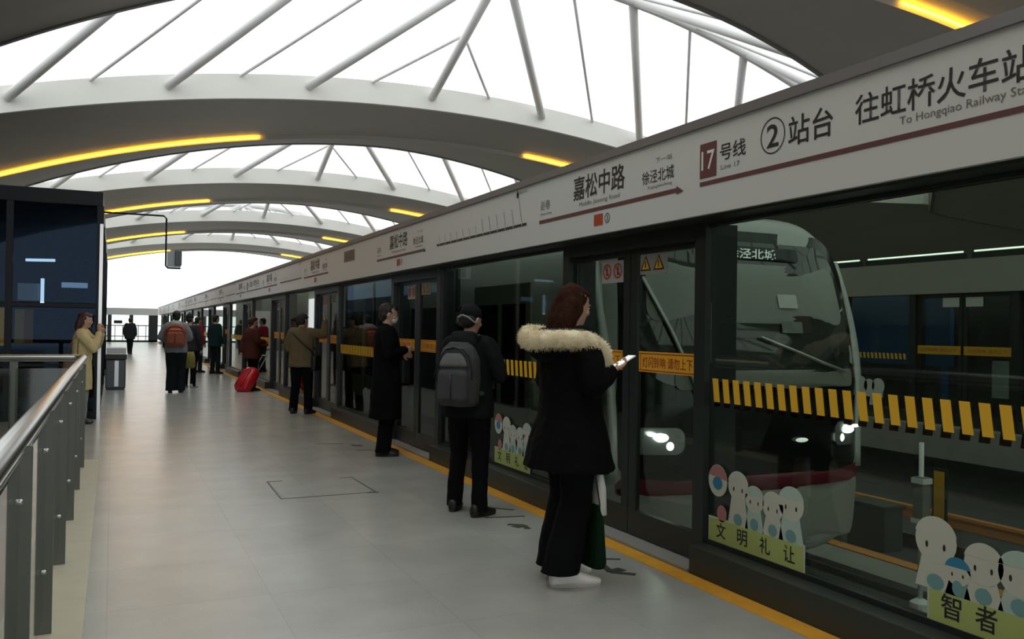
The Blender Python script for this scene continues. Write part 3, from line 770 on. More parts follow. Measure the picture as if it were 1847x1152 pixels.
# ------------------------------------------------------------------ glass booth on the left
def booth():
    X1, YF, ZT = -.16, 14.5, 3.44
    e = empty('glass_booth', 'black glass lift booth with a flat roof at the left edge', 'booth', (0, YF, 0))
    XL = -7.0; L = 13.0
    obj('roof_slab', bx(XL, X1, 0, L, ZT-.22, ZT, .01), M_boothframe, e)
    obj('base_plinth', bx(XL, X1, 0, L, 0, .12), M_boothframe, e)
    for x in (XL+.03, -5.6, -4.2, -2.8, -1.38, X1-.03): obj('mullion', bx(x-.045, x+.045, -.02, .06, .12, ZT-.22), M_boothframe, e)
    for y in (3.2, 6.4, 9.7, L-.05): obj('mullion', bx(X1-.06, X1+.005, y-.04, y+.04, .12, ZT-.22), M_boothframe, e)
    obj('transom', bx(XL, X1, -.01, .05, 1.68, 1.74), M_boothframe, e)
    obj('low_rail', bx(XL, X1, -.01, .05, .80, .84), M_boothframe, e)
    xs = [XL+.03, -5.6, -4.2, -2.8, -1.38, X1-.03]
    for a, b in zip(xs, xs[1:]):
        for z0, z1 in ((.12, 1.7), (1.72, ZT-.22)): obj('glass_pane', bx(a+.03, b-.03, .015, .025, z0+.03, z1-.03), G_booth, e)
    ys = [0, 3.2, 6.4, 9.7, L]
    for a, b in zip(ys, ys[1:]): obj('side_pane', bx(X1-.03, X1-.02, a+.04, b-.04, .12, ZT-.22), G_booth, e)
    obj('corner_strip', bx(X1-.035, X1+.012, -.03, .02, 0, 2.95), M_steel, e)
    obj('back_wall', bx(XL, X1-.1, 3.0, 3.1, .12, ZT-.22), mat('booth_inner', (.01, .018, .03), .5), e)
    obj('red_reflection', bx(XL, X1-.25, .3, .4, .5, .78), mat('booth_red', (.22, .05, .03), .5), e)  # red-brown reflection on the booth glass, built as a solid band
    obj('orange_reflection', bx(-1.62, -1.44, .15, .17, 1.1, 1.66), mat('booth_orange', (.65, .28, .02), .5, emit=(.9, .42, .03), strength=.45), e)  # glowing panel standing in for an orange reflection in the glass
    obj('ochre_reflection', bx(-1.31, -1.19, .15, .17, 1.14, 1.64), mat('booth_ochre', (.42, .22, .05), .5, emit=(.5, .30, .06), strength=.3), e)  # ochre part of the same reflection, given its own glow
    obj('rust_reflection', bx(-1.19, -1.07, .15, .17, 1.14, 1.64), mat('booth_rust_glow', (.25, .08, .02), .5, emit=(.35, .14, .03), strength=.3), e)  # rust-coloured part of the reflection, also self-glowing
    obj('line_reflection', tube(BM(), [(-1.22, .6, 2.40), (-.82, .6, 2.41)], .022, 8), M_led2, e)  # glowing tube added for a light line reflected in the booth glass
    obj('upright_reflection', tube(BM(), [(-.98, .5, 1.75), (-.98, .5, 2.12)], .025, 8), M_led2, e)  # upright glowing tube added for another reflected light
    obj('pale_reflection', bx(-.72, -.36, .45, .48, 1.99, 2.07), mat('booth_pale_glow', (.5, .55, .6), .5, emit=(.7, .8, .9), strength=.9), e)  # pale glowing bar in place of a bright reflection on the pane
    obj('grey_reflection', bx(-1.31, -1.02, .5, .52, 1.78, 2.04), mat('booth_grey_glow', (.5, .52, .52), .6, emit=(.3, .32, .33), strength=.4), e)  # grey reflection built as a panel with a faint glow of its own
    # second mass further on
    b2 = empty('grey_lift_shaft', 'grey rectangular shaft beyond the black glass booth', 'lift shaft', (0, 52, 0))
    obj('shaft_wall', bx(-4, -.45, 0, 5, 0, 3.7), M_wall, b2); obj('shaft_cap', bx(-4.05, -.4, -.05, 5.05, 3.7, 3.85), M_trim, b2)
    obj('shaft_panel', bx(-1.9, -.7, -.03, 0, .1, 2.3), M_white, b2)
    # bracket and monitor
    c = empty('hanging_camera_unit', 'small camera unit hanging on a thin bent pipe from the booth corner', 'camera', (X1, YF+.05, 3.14))
    obj('bracket_pipe', tube(BM(), [(0, 0, 0), (.86, 0, 0), (.90, 0, -.04), (.90, 0, -.78), (.93, 0, -.81), (1.12, 0, -.81)], .014, 8), M_boothframe, c, True)
    obj('display_box', bx(.92, 1.12, -.06, .06, -.79, -.55, .005), mat('cam_grey', (.35, .42, .45), .4), c)
    obj('camera_box', bx(1.03, 1.13, -.09, .03, -.77, -.54, .01), mat('cam_dark', (.07, .09, .10), .4), c)
booth()

# ------------------------------------------------------------------ balustrade
def balustrade():
    e = empty('glass_balustrade', 'steel-railed glass balustrade around the stair opening at lower left', 'balustrade', (0, 0, 0))
    X = -.265
    ysp = [-3.08, -1.81, -.54, .73, 2.0, 3.27, 4.54, 5.81, 7.08, 8.35, 9.62]
    for y in ysp:
        p = obj('baluster_post', bx(X-.038, X+.034, y-.011, y+.011, .012, 1.04, .002), M_post, e)
        for z in (.30, .86):
            bm = BM(); tube(bm, [(X, y-.008, z), (X, y-.022, z)], .011, 12); obj('bolt', bm, M_steel, p, True)
    obj('handrail', tube(BM(), [(X, -4, 1.085), (X, 9.95, 1.085), (X-.03, 10.05, 1.085), (X-.1, 10.08, 1.085), (-3.25, 10.08, 1.085)], .036, 16), M_steel, e, True)
    obj('lower_bar', tube(BM(), [(X, -4, 1.02), (X, 10.05, 1.02)], .012, 8), M_steel, e, True)
    for a, b in zip(ysp, ysp[1:]): obj('glass_panel', bx(X-.012, X-.002, a+.02, b-.02, .1, .98), G_bal, e)
    for x in (-.9, -2.0, -3.1): obj('baluster_post', bx(x-.038, x+.038, 10.07, 10.094, .02, 1.06, .003), M_post, e)
    for a, b in ((-.88, -.28), (-1.98, -.92), (-3.08, -2.02)): obj('glass_panel', bx(a, b, 10.04, 10.05, .1, .98), G_bal, e)
balustrade()

# ------------------------------------------------------------------ bin
b = empty('litter_bin', 'dark grey steel litter bin standing beside the black glass booth', 'litter bin', (.08, 20.9, 0))
obj('bin_body', bx(-.2, .2, -.2, .2, .04, .66, .02), mat('bin_grey', (.09, .10, .11), .35, metal=.6), b)
obj('bin_lid', bx(-.22, .22, -.22, .22, .66, .78, .02), M_dark, b)
obj('bin_stripe', bx(-.02, .06, -.206, -.2, .08, .64), M_steel, b)
obj('bin_plinth', bx(-.18, .18, -.18, .18, 0, .04), M_dark, b)
tag(obj('low_cabinet', bx(-.12, .32, 23.2, 24.2, 0, .85, .01), mat('cab_white', (.62, .66, .65), .4)), 'low white cabinet behind the litter bin', 'cabinet')

# ------------------------------------------------------------------ floor markings and hatch
e = empty('floor_hatch', 'square access hatch outlined in dark metal, set in the floor', 'hatch', (0, 0, 0))
M_mark = mat('marking_dark', (.05, .055, .05), .5)
def strip(bm, a, b, w=.012, z=.0025):
    a = Vector((*a, 0)); b = Vector((*b, 0)); t = (b-a).normalized(); n = Vector((-t.y, t.x, 0))*w
    vs = []
    for q in (a-n, b-n, b+n, a+n): vs.append((q.x, q.y))
    lo = [bm.verts.new((x, y, .0005)) for x, y in vs]; hi = [bm.verts.new((x, y, z)) for x, y in vs]
    bm.faces.new(hi); bm.faces.new(lo[::-1])
    for k in range(4): bm.faces.new((lo[k], lo[(k+1) % 4], hi[(k+1) % 4], hi[k]))
H4 = [(1.33, 8.25), (1.31, 7.39), (2.13, 7.42), (2.12, 8.22)]
for i in range(4):
    a, b_ = H4[i], H4[(i+1) % 4]
    if i == 3:
        bm = BM(); strip(bm, a, (a[0]-.12, a[1]), .008); obj('hatch_edge', bm, M_mark, e); bm = BM(); strip(bm, (b_[0]+.14, b_[1]), b_, .008); obj('hatch_edge', bm, M_mark, e)
    else:
        bm = BM(); strip(bm, a, b_, .007); obj('hatch_edge', bm, M_mark, e)
obj('hatch_cover', bx(1.34, 2.11, 7.42, 8.22, .0002, .0012), M_floor, e)
bm = BM(); strip(bm, (2.06, 7.42), (2.15, 7.40), .02); obj('lift_ring', bm, M_mark, e)
def arrow(loc, ang, ln, wd, label):
    e = empty('floor_arrow', label, 'floor marking', (*loc, 0), ang, 'dark boarding arrows on the floor')
    bm = BM(); strip(bm, (-ln*.15, 0), (ln*.15, 0), .035); obj('arrow_shaft', bm, M_mark, e)
    bm = BM(); strip(bm, (ln*.2, 0), (-ln*.05, wd), .022, .003); strip(bm, (ln*.2, 0), (-ln*.05, -wd), .022, .0028); obj('arrow_head', bm, M_mark, e)
arrow((2.80, 4.49), PI+.3, .30, .13, 'dark floor arrow right of the fur-hooded woman')
arrow((2.74, 5.76), .4, .28, .10, 'dark floor arrow between the backpack wearer and the fur-hooded woman')
arrow((2.74, 10.4), .4, .28, .10, 'dark floor arrow left of the man in the long black coat')
for (a, b_, lb) in (((2.62, 6.12), (2.93, 6.06), 'thin dark floor line by the backpack wearer\'s right foot'), ((2.80, 6.45), (2.95, 6.30), 'short dark floor stroke beside the backpack wearer\'s shoe'),
                    ((2.62, 10.0), (2.85, 9.95), 'thin dark floor line near the black coat man\'s feet'), ((2.30, 10.7), (2.62, 10.62), 'faint floor line left of the black coat man'), ((2.85, 4.75), (2.95, 4.70), 'short floor stroke beside the fur-hooded woman\'s trouser hem')):
    bm = BM(); strip(bm, a, b_, .014); tag(obj('floor_line', bm, M_mark), lb, 'floor marking', 'dark boarding arrows on the floor')

# ================================================================== PEOPLE
SKIN = mat('skin', (.50, .30, .21), .55, noise_amt=.06, noise_scale=30)
SHOE_B = mat('black_shoe', (.012, .013, .012), .45)
def hand(bm, wrist, d, palm_n, side, s, curl=.5):
    """palm and five fingers; d = pointing direction, palm_n = direction the palm faces, side=+1 right / -1 left"""
    d = Vector(d).normalized(); n = Vector(palm_n); n = (n - d*n.dot(d)).normalized(); w_ = d.cross(n).normalized()*side
    W_ = Vector(wrist)
    ell(bm, W_ + d*.05*s, (1, 1, 1), Matrix((w_*.040*s, n*.016*s, d*.052*s)).transposed(), 10, 8)
    ang0 = curl
    for i, (o, L) in enumerate(((-.030, .070), (-.010, .078), (.010, .072), (.029, .058))):
        b0 = W_ + d*(.088 - abs(i-1.3)*.004)*s + w_*o*s
        p = b0; a = 0; r = .0085*s
        for j, fr in enumerate((.45, .3, .25)):
            a += ang0*(.9 if j == 0 else 1.0)
            q = p + (d*math.cos(a) + n*math.sin(a))*L*fr*s
            capsule(bm, p, q, r, r*.93, 8); p = q; r *= .93
    t0 = W_ + d*.025*s - w_*.030*s
    t1 = t0 + (d*.6 - w_*.6 + n*.35).normalized()*.036*s
    t2 = t1 + (d*.85 - w_*.1 + n*.5).normalized()*.032*s
    capsule(bm, t0, t1, .0125*s, .011*s, 8); capsule(bm, t1, t2, .0105*s, .009*s, 8)

def shoe(parent, ankle, yaw, s, m, sole=None, L=.26):
    """shoe with toe forward (+y turned by yaw)"""
    bm = BM(); R = Matrix.Rotation(-yaw, 3, 'Z')
    rings = [(-.085, 0, .045, .028, .035), (-.07, 0, .052, .036, .05), (-.03, 0, .056, .038, .058), (.02, 0, .052, .038, .052), (.06, 0, .042, .043, .040), (.10, 0, .034, .046, .032), (.14, 0, .028, .042, .026), (.165, 0, .024, .030, .019), (.176, 0, .022, .014, .012)]
    k = L/.26
    loft(bm, [(h*k, cx, cz, rx, rz) for h, cx, cz, rx, rz in rings], 16, 2.4, 'y')
    for v in bm.verts:
        v.co.z = max(v.co.z, .006); v.co = R @ (v.co*s) + Vector((ankle[0], ankle[1], 0))
    o = obj('shoe', bm, m, parent, True)
    bm = BM(); loft(bm, [(z, 0, .045*k, rx, ry) for z, rx, ry in ((0, .042, .132*k), (.016, .044, .134*k), (.02, .041, .130*k))], 20, 2.6)
    for v in bm.verts: v.co = R @ (v.co*s) + Vector((ankle[0], ankle[1], 0))
    obj('sole', bm, sole or m, o)
    return o

def person(label, loc, heading, H, pose, look, near=False):
    """local +y is forward. pose: elbows, wrists, feet. look: dict of clothing"""
    s = H/1.72; vx = .0075 if near else (.011 if loc[1] < 16 else .016)
    e = empty('person', label, 'person', (loc[0], loc[1], 0), -math.radians(heading), 'people waiting on the platform')
    lean = pose.get('lean', 0)
    def L(p): return Vector((p[0]*s, (p[1] + lean*max(0, p[2]-.9))*s, p[2]*s))
    sh = .175 if not look.get('female') else .16
    hz = .92
    feet = pose.get('feet', ((-.10, -.02), (.10, .03)))
    fy = pose.get('foot_yaw', (-8, 8))
    hips = [L((-.085, 0, hz)), L((.085, 0, hz))]
    ank = [L((feet[0][0], feet[0][1], .085)), L((feet[1][0], feet[1][1], .085))]
    kb = pose.get('knee', (.03, .03))
    kne = [hips[i].lerp(ank[i], .52) + Vector((0, kb[i]*s, 0)) for i in (0, 1)]
    shd = [L((-sh, -.01, 1.40)), L((sh, -.01, 1.40))]
    elb = [L(p) for p in pose['elbow']]; wri = [L(p) for p in pose['wrist']]
    # ---- head frame
    hy, hp = pose.get('head', (0, 0)); hc = L((0, .015, 1.60))
    HR = Matrix.Rotation(-math.radians(hy), 3, 'Z') @ Matrix.Rotation(math.radians(hp), 3, 'X')
    def Hd(p): return hc + HR @ (Vector(p)*s)
    # ---- body (one continuous skin surface)
    bm = BM()
    loft(bm, [(z*s, 0, (y + lean*max(0, z-.9))*s, rx*s, ry*s) for z, y, rx, ry in ((.86, 0, .15, .09), (.98, 0, .155, .10), (1.1, 0, .13, .09), (1.25, 0, .155, .105), (1.37, -.005, .165, .095), (1.43, -.01, .12, .075), (1.46, -.01, .06, .055))], 18)
    capsule(bm, L((0, -.012, 1.42)), hc + Vector((0, -.01*s, -.07*s)), .056*s, .052*s)
    hb = BM()
    loft(hb, [(z, 0, y, rx, ry) for z, y, rx, ry in ((-.112, .045, .022, .026), (-.095, .035, .045, .052), (-.06, .018, .060, .075), (-.02, .006, .068, .088), (.02, 0, .073, .095), (.06, -.006, .072, .094), (.09, -.010, .058, .078), (.11, -.012, .030, .045), (.117, -.012, .010, .012))], 20, 2.1)
    # brow, nose, lips, cheeks, ears
    loft(hb, [(z, 0, y, rx, ry) for z, y, rx, ry in ((-.038, .100, .014, .010), (-.03, .106, .015, .016), (-.022, .106, .012, .014), (0, .098, .008, .010), (.014, .092, .007, .008))], 10)
    ell(hb, (0, .090, .022), (.052, .010, .009)); ell(hb, (0, .083, -.060), (.022, .013, .006)); ell(hb, (0, .080, -.069), (.019, .013, .007)); ell(hb, (0, .066, -.098), (.022, .018, .013))
    for sx in (-1, 1):
        ell(hb, (sx*.073, -.004, -.008), (.010, .020, .033)); ell(hb, (sx*.040, .070, -.025), (.024, .020, .022))
    for v in hb.verts: v.co = Hd(v.co)
    me = bpy.data.meshes.new('h'); hb.to_mesh(me); hb.free(); bm.from_mesh(me); bpy.data.meshes.remove(me)
    for i in (0, 1):
        chain(bm, [shd[i], shd[i].lerp(elb[i], .5), elb[i], elb[i].lerp(wri[i], .35), wri[i]], [.046*s, .043*s, .039*s, .040*s, .027*s])
        chain(bm, [hips[i], hips[i].lerp(kne[i], .4), kne[i], kne[i].lerp(ank[i], .3), ank[i]], [.088*s, .080*s, .055*s, .056*s, .037*s])
        capsule(bm, ank[i], ank[i] + Vector((0, .08*s, -.05*s)), .034*s, .028*s)
        hd_ = pose.get('hand_dir', [None, None])[i] or (wri[i]-elb[i]); pn = pose.get('palm', [(1, 0, 0), (-1, 0, 0)])[i]
        hand(bm, wri[i], hd_, pn, 1 if i else -1, s, pose.get('curl', (.45, .45))[i])
    body = fused('body', bm, vx*.8 if near else vx, SKIN, e, 2)
    # eyes and brows
    if near or loc[1] < 30:
        for sx in (-1, 1):
            bm = BM(); ell(bm, Hd((sx*.030, .089, .004)), (.011*s, .008*s, .007*s), HR, 10, 6); ey = obj('eye', bm, mat('eye_white', (.6, .6, .58), .3), body, True)
            bm = BM(); ell(bm, Hd((sx*.030, .0955, .004)), (.0052*s, .003*s, .0055*s), HR, 8, 6); obj('iris', bm, M_ink, body, True)
            bm = BM(); capsule(bm, Hd((sx*.016, .098, .026)), Hd((sx*.045, .090, .027)), .003*s, .0022*s, 6); obj('eyebrow', bm, mat('brow', (.02, .012, .01), .8), body)
    # ---- hair / hat / mask
    hm = look.get('hair_mat') or mat('hair_black', (.010, .009, .009), .55, bump=.6, bump_scale=120)
    hk = look.get('hair', 'short')
    bm = BM(); R3 = HR
    if hk in ('short', 'long', 'tied'):
        ell(bm, Hd((0, -.022, .036)), (.082*s, .098*s, .092*s), HR, 20, 14)
        ell(bm, Hd((0, -.045, -.01)), (.076*s, .068*s, .085*s), HR, 16, 10)
        ell(bm, Hd((0, .045, .078)), (.062*s, .050*s, .034*s), HR)
        if hk == 'long':
            for sx in (-1, 0, 1):
                chain(bm, [Hd((sx*.045, -.06, 0)), Hd((sx*.055, -.075, -.09)), Hd((sx*.05, -.07, -.19)), Hd((sx*.04, -.065, -.27))], [.052*s, .052*s, .045*s, .028*s])
            for sx in (-1, 1): chain(bm, [Hd((sx*.07, -.015, .05)), Hd((sx*.078, -.02, -.03)), Hd((sx*.070, -.035, -.12))], [.024*s, .024*s, .016*s])
        if hk == 'tied': 
            ell(bm, Hd((0, -.115, .02)), (.04*s, .045*s, .04*s)); chain(bm, [Hd((0, -.13, .0)), Hd((0, -.14, -.09)), Hd((0, -.12, -.16))], [.03*s, .026*s, .012*s])
        fused('hair', bm, vx, hm, e, 2, .006*s, 38)
    elif hk in ('cap', 'beanie', 'hood'):
        cm = look.get('hat_mat') or mat('hat_black', (.012, .014, .014), .8, bump=.4)
        if hk == 'hood':
            ell(bm, Hd((0, -.03, .015)), (.10*s, .115*s, .125*s), HR, 20, 14); chain(bm, [Hd((0, -.06, -.08)), L((0, -.06, 1.42))], [.09*s, .11*s])
        else:
            ell(bm, Hd((0, -.012, .055)), (.086*s, .104*s, .080*s), HR, 20, 14)
            if hk == 'cap': ell(bm, Hd((0, .115, .045)), (.062*s, .062*s, .009*s), HR, 16, 8)
        fused('hat' if hk != 'hood' else 'hood', bm, vx, cm, e, 2, .003, 20)
        bm = BM(); ell(bm, Hd((0, -.045, -.01)), (.077*s, .066*s, .07*s), HR); obj('hair', bm, hm, e, True)
    if look.get('mask'):
        bm = BM(); ell(bm, Hd((0, .062, -.055)), (.058*s, .056*s, .048*s), HR, 16, 10); obj('face_mask', bm, mat('mask_white', (.55, .58, .6), .7), e, True)
    # ---- trousers
    tm = look['trouser']; tw = look.get('leg_w', 1.0); bm = BM()
    if look.get('skirt'):
        pass
    loft(bm, [((z)*s, 0, y*s, rx*s, ry*s) for z, y, rx, ry in ((.80, 0, .165, .115), (.90, -.005, .178, .125), (1.0, 0, .160, .112), (1.05, 0, .150, .105))], 20)
    fl = look.get('flare', .062)
    for i in (0, 1):
        ba = ank[i] + Vector((0, look.get('cuff_y', -.005)*s, -.035*s))
        chain(bm, [hips[i], hips[i].lerp(kne[i], .5), kne[i], kne[i].lerp(ba, .5), ba], [.104*s*tw, .095*s*tw, max(.074*s*tw, fl*s*.88), max(.068*s*tw, fl*s*.95), fl*s])
    o = fused('trousers', bm, vx*1.15, tm, e, 3, .007*s, 13)
    for v in o.data.vertices: v.co.z = max(v.co.z, look.get('cuff_z', .045)*s)
    for i in (0, 1): shoe(e, ank[i], math.radians(fy[i]), s, look.get('shoe', SHOE_B), look.get('sole'), look.get('shoe_len', .26))
    # ---- coat
    cm = look['coat']; hem = look.get('hem', .78); bw = look.get('bulk', 1.0); bm = BM()
    zz = [(1.46, -.012, .085, .075), (1.43, -.012, .135, .10), (1.37, -.008, .185, .125), (1.25, 0, .192, .14), (1.1, .0, .185, .138), (.95, -.002, .198, .145)]
    if look.get('female'): zz = [(z, y, rx*.95, ry) for z, y, rx, ry in zz]
    hw_ = look.get('hem_w', .205)
    z = .95
    while z > hem+.02:
        z = max(hem, z-.12); f_ = (.95-z)/max(.01, .95-hem); zz.append((z, -.004, .198+(hw_-.198)*f_, .147+(hw_*.76-.147)*f_))
    rings = [(z*s, 0, (y+lean*max(0, z-.9))*s, rx*s*bw, ry*s*bw) for z, y, rx, ry in sorted(zz)]
    loft(bm, rings, 22, 2.2)
    for i in (0, 1):
        sgn = -1 if i == 0 else 1; c2 = wri[i].lerp(elb[i], .10)
        chain(bm, [L((sgn*(sh-.025), -.01, 1.385)), shd[i].lerp(elb[i], .5), elb[i], elb[i].lerp(c2, .5), c2], [v*s*bw for v in (.088, .074, .064, .058, .048)])
    if look.get('collar'): chain(bm, [L((-.06, -.01, 1.46)), L((0, -.05, 1.475)), L((.06, -.01, 1.46)), L((0, .045, 1.44)), L((-.06, -.01, 1.46))], [.028*s]*5)
    fused('coat', bm, vx*1.15, cm, e, 3, look.get('wrinkle', .010)*s, 11)
    if look.get('hood_back'):
        bm = BM(); ell(bm, L((0, -.13, 1.40)), (.13*s, .075*s, .11*s)); chain(bm, [L((-.11, -.03, 1.44)), L((-.07, -.12, 1.47)), L((.07, -.12, 1.47)), L((.11, -.03, 1.44))], [.04*s]*4)
        fused('folded_hood', bm, vx*1.1, look.get('hood_mat', cm), e, 2, .006, 16)
    return e, L, Hd, HR, s, wri, elb

def fab(name, col, sheen=0, bump=.35, rough=.85): return mat(name, col, rough, noise_amt=.18, noise_scale=14, bump=bump, bump_scale=90, spec=.08, sheen=sheen)
K_black = fab('black_wool', (.0035, .004, .0045)); K_black2 = fab('black_cotton', (.0045, .006, .006)); K_navy = fab('navy_trousers', (.012, .018, .022))
ARMS_DOWN = dict(elbow=((-.25, -.03, 1.13), (.25, -.03, 1.13)), wrist=((-.26, .06, .90), (.26, .06, .90)))
def P_(**k): d = dict(ARMS_DOWN); d.update(k); return d

# 1. woman with the fur-trimmed hood, holding a phone
look = dict(female=True, hair='long', hair_mat=mat('hair_auburn', (.034, .011, .006), .8, spec=.12, bump=.7, bump_scale=140), trouser=K_black2, flare=.108, leg_w=1.1, coat=K_black, hem=.66, hem_w=.27, bulk=1.2, shoe_len=.30, cuff_y=-.05, cuff_z=.085,
            shoe=mat('white_shoe', (.85, .85, .83), .5), sole=mat('white_sole', (.5, .5, .48), .6))
pose = dict(elbow=((-.24, -.02, 1.16), (.25, .00, 1.15)), wrist=((-.04, .20, 1.19), (.08, .22, 1.22)), hand_dir=[(.5, .8, .25), (-.15, .95, .25)], palm=[(.2, -.3, 1), (-.2, -.3, 1)],
            head=(-10, -12), feet=((-.09, .0), (.09, -.06)), foot_yaw=(4, 14), curl=(.4, .4))
e, L, Hd, HR, s, wri, elb = person('woman in long black coat with cream fur hood trim and white shoes, holding a phone', (2.42, 4.42), 88, 1.71, pose, look, near=True)
# hood and fur trim
bm = BM(); ell(bm, L((0, -.16, 1.37)), (.16*s, .10*s, .10*s)); chain(bm, [L((-.15, -.04, 1.40)), L((-.08, -.14, 1.42)), L((.08, -.14, 1.42)), L((.15, -.04, 1.40))], [.05*s]*4)
fused('folded_hood', bm, .01, K_black, e, 2, .006, 16)
def fur(parent, path, rad, m, n=7000):
    core = BM(); pts = [Vector(p) for p in path]; chain(core, pts, [rad*.8]*len(pts)); fused('fur_trim', core, .012, m, parent, 2, .012, 26)
    bm = BM(); rnd = random.Random(3)
    seg = [(pts[i+1]-pts[i]).length for i in range(len(pts)-1)]; tot = sum(seg)
    for _ in range(n):
        u_ = rnd.random()*tot; i = 0
        while u_ > seg[i] and i < len(seg)-1: u_ -= seg[i]; i += 1
        p = pts[i].lerp(pts[i+1], u_/seg[i]); t = (pts[i+1]-pts[i]).normalized()
        d = Vector((rnd.gauss(0, 1), rnd.gauss(0, 1), rnd.gauss(0, 1))); d = (d - t*d.dot(t)).normalized()
        a = p + d*rad*.5; tip = p + d*rad*(.9+rnd.random()*.28) + t*rnd.gauss(0, .35)*rad*.5 + Vector((0, 0, -.12*rad))
        w_ = d.cross(t).normalized()*.0035
        v = [bm.verts.new(a-w_), bm.verts.new(a+w_), bm.verts.new(a.lerp(tip, .6)+w_*.6), bm.verts.new(tip), bm.verts.new(a.lerp(tip, .6)-w_*.6)]
        bm.faces.new(v)
    o = obj('fur_fibres', bm, m, parent); o['kind'] = 'stuff'
FUR = mat('cream_fur', (.92, .76, .54), .9, noise_amt=.25, noise_scale=18, sheen=.4)
fur(e, [L(p) for p in ((-.10, .13, 1.31), (-.19, .06, 1.39), (-.23, -.05, 1.43), (-.20, -.17, 1.435), (-.10, -.235, 1.41), (.02, -.25, 1.40), (.12, -.22, 1.405), (.20, -.14, 1.41), (.22, -.02, 1.40), (.18, .09, 1.35), (.11, .15, 1.28))], .062*s, FUR)
wm = e.matrix_basis
ph = empty('mobile_phone', 'white mobile phone held by the woman in the fur-trimmed coat', 'phone', (0, 0, 0))
c = wm @ (wri[1] + Vector((-.03, .115, .055))*s)
ph.location = c; ph.rotation_euler = (math.radians(0), 0, -math.radians(88))
bm = bx(-.037, .037, -.075, .075, -.004, .004, .003); bmesh.ops.rotate(bm, verts=bm.verts, cent=(0, 0, 0), matrix=Matrix.Rotation(math.radians(28), 3, 'X'))
obj('phone_case', bm, M_white, ph)
bm = bx(-.033, .033, -.068, .068, .0042, .0052); bmesh.ops.rotate(bm, verts=bm.verts, cent=(0, 0, 0), matrix=Matrix.Rotation(math.radians(28), 3, 'X'))
obj('phone_screen', bm, mat('phone_scr', (.7, .7, .7), .3, emit=(.8, .85, .9), strength=.8), ph)
# green and white tote bag hanging in front of her
bg_ = empty('shopping_bag', 'white and dark green carrier bag hanging in front of the fur-hooded woman\'s legs', 'bag', (2.53, 4.33, .0))
bm = BM(); loft(bm, [(.10, 0, 0, .04, .10), (.13, 0, 0, .05, .115), (.35, 0, 0, .035, .10), (.46, .0, 0, .02, .08)], 20, 3); obj('bag_body', bm, fab('dark_green_bag', (.006, .024, .011)), bg_, True)
bm = BM(); loft(bm, [(.40, .02, -.02, .035, .07), (.55, .02, -.02, .03, .065), (.68, .01, -.02, .012, .05)], 16, 3); obj('white_wrapper', bm, M_white, bg_, True)
bm = BM(); tube(bm, [(0, -.08, .45), (-.02, -.05, .66), (-.06, 0, .80), (-.02, .05, .66), (0, .08, .45)], .005, 6); obj('bag_handle', bm, M_dark, bg_, True)

# 2. backpack wearer
look = dict(hair='beanie', hat_mat=fab('dark_hood', (.012, .014, .014)), trouser=K_black2, coat=fab('black_jacket', (.010, .012, .013)), hem=.80, bulk=1.06, hood_back=True, hood_mat=fab('black_hood', (.012, .015, .015)), leg_w=1.0, flare=.066, shoe=SHOE_B)
pose = P_(elbow=((-.26, .0, 1.14), (.28, .0, 1.15)), wrist=((-.16, .22, 1.12), (.16, .24, 1.15)), feet=((-.145, .05), (.145, -.07)), foot_yaw=(-12, 20), head=(10, -12))
bpk, L, Hd, HR, s, wri, elb = person('person in black jacket and trousers wearing a grey backpack, standing at the glass', (2.56, 6.33), 48, 1.63, pose, look, near=True)
G_line = fab('grey_piping', (.28, .29, .28), bump=.1)
bm = BM(); tube(bm, [Hd((-.085, -.06, -.03)), Hd((-.05, -.115, .0)), Hd((.0, -.125, .015)), Hd((.05, -.115, .0)), Hd((.09, -.06, -.035)), Hd((.10, -.03, .01))], .008*s, 8); obj('hood_piping', bm, G_line, bpk, True)
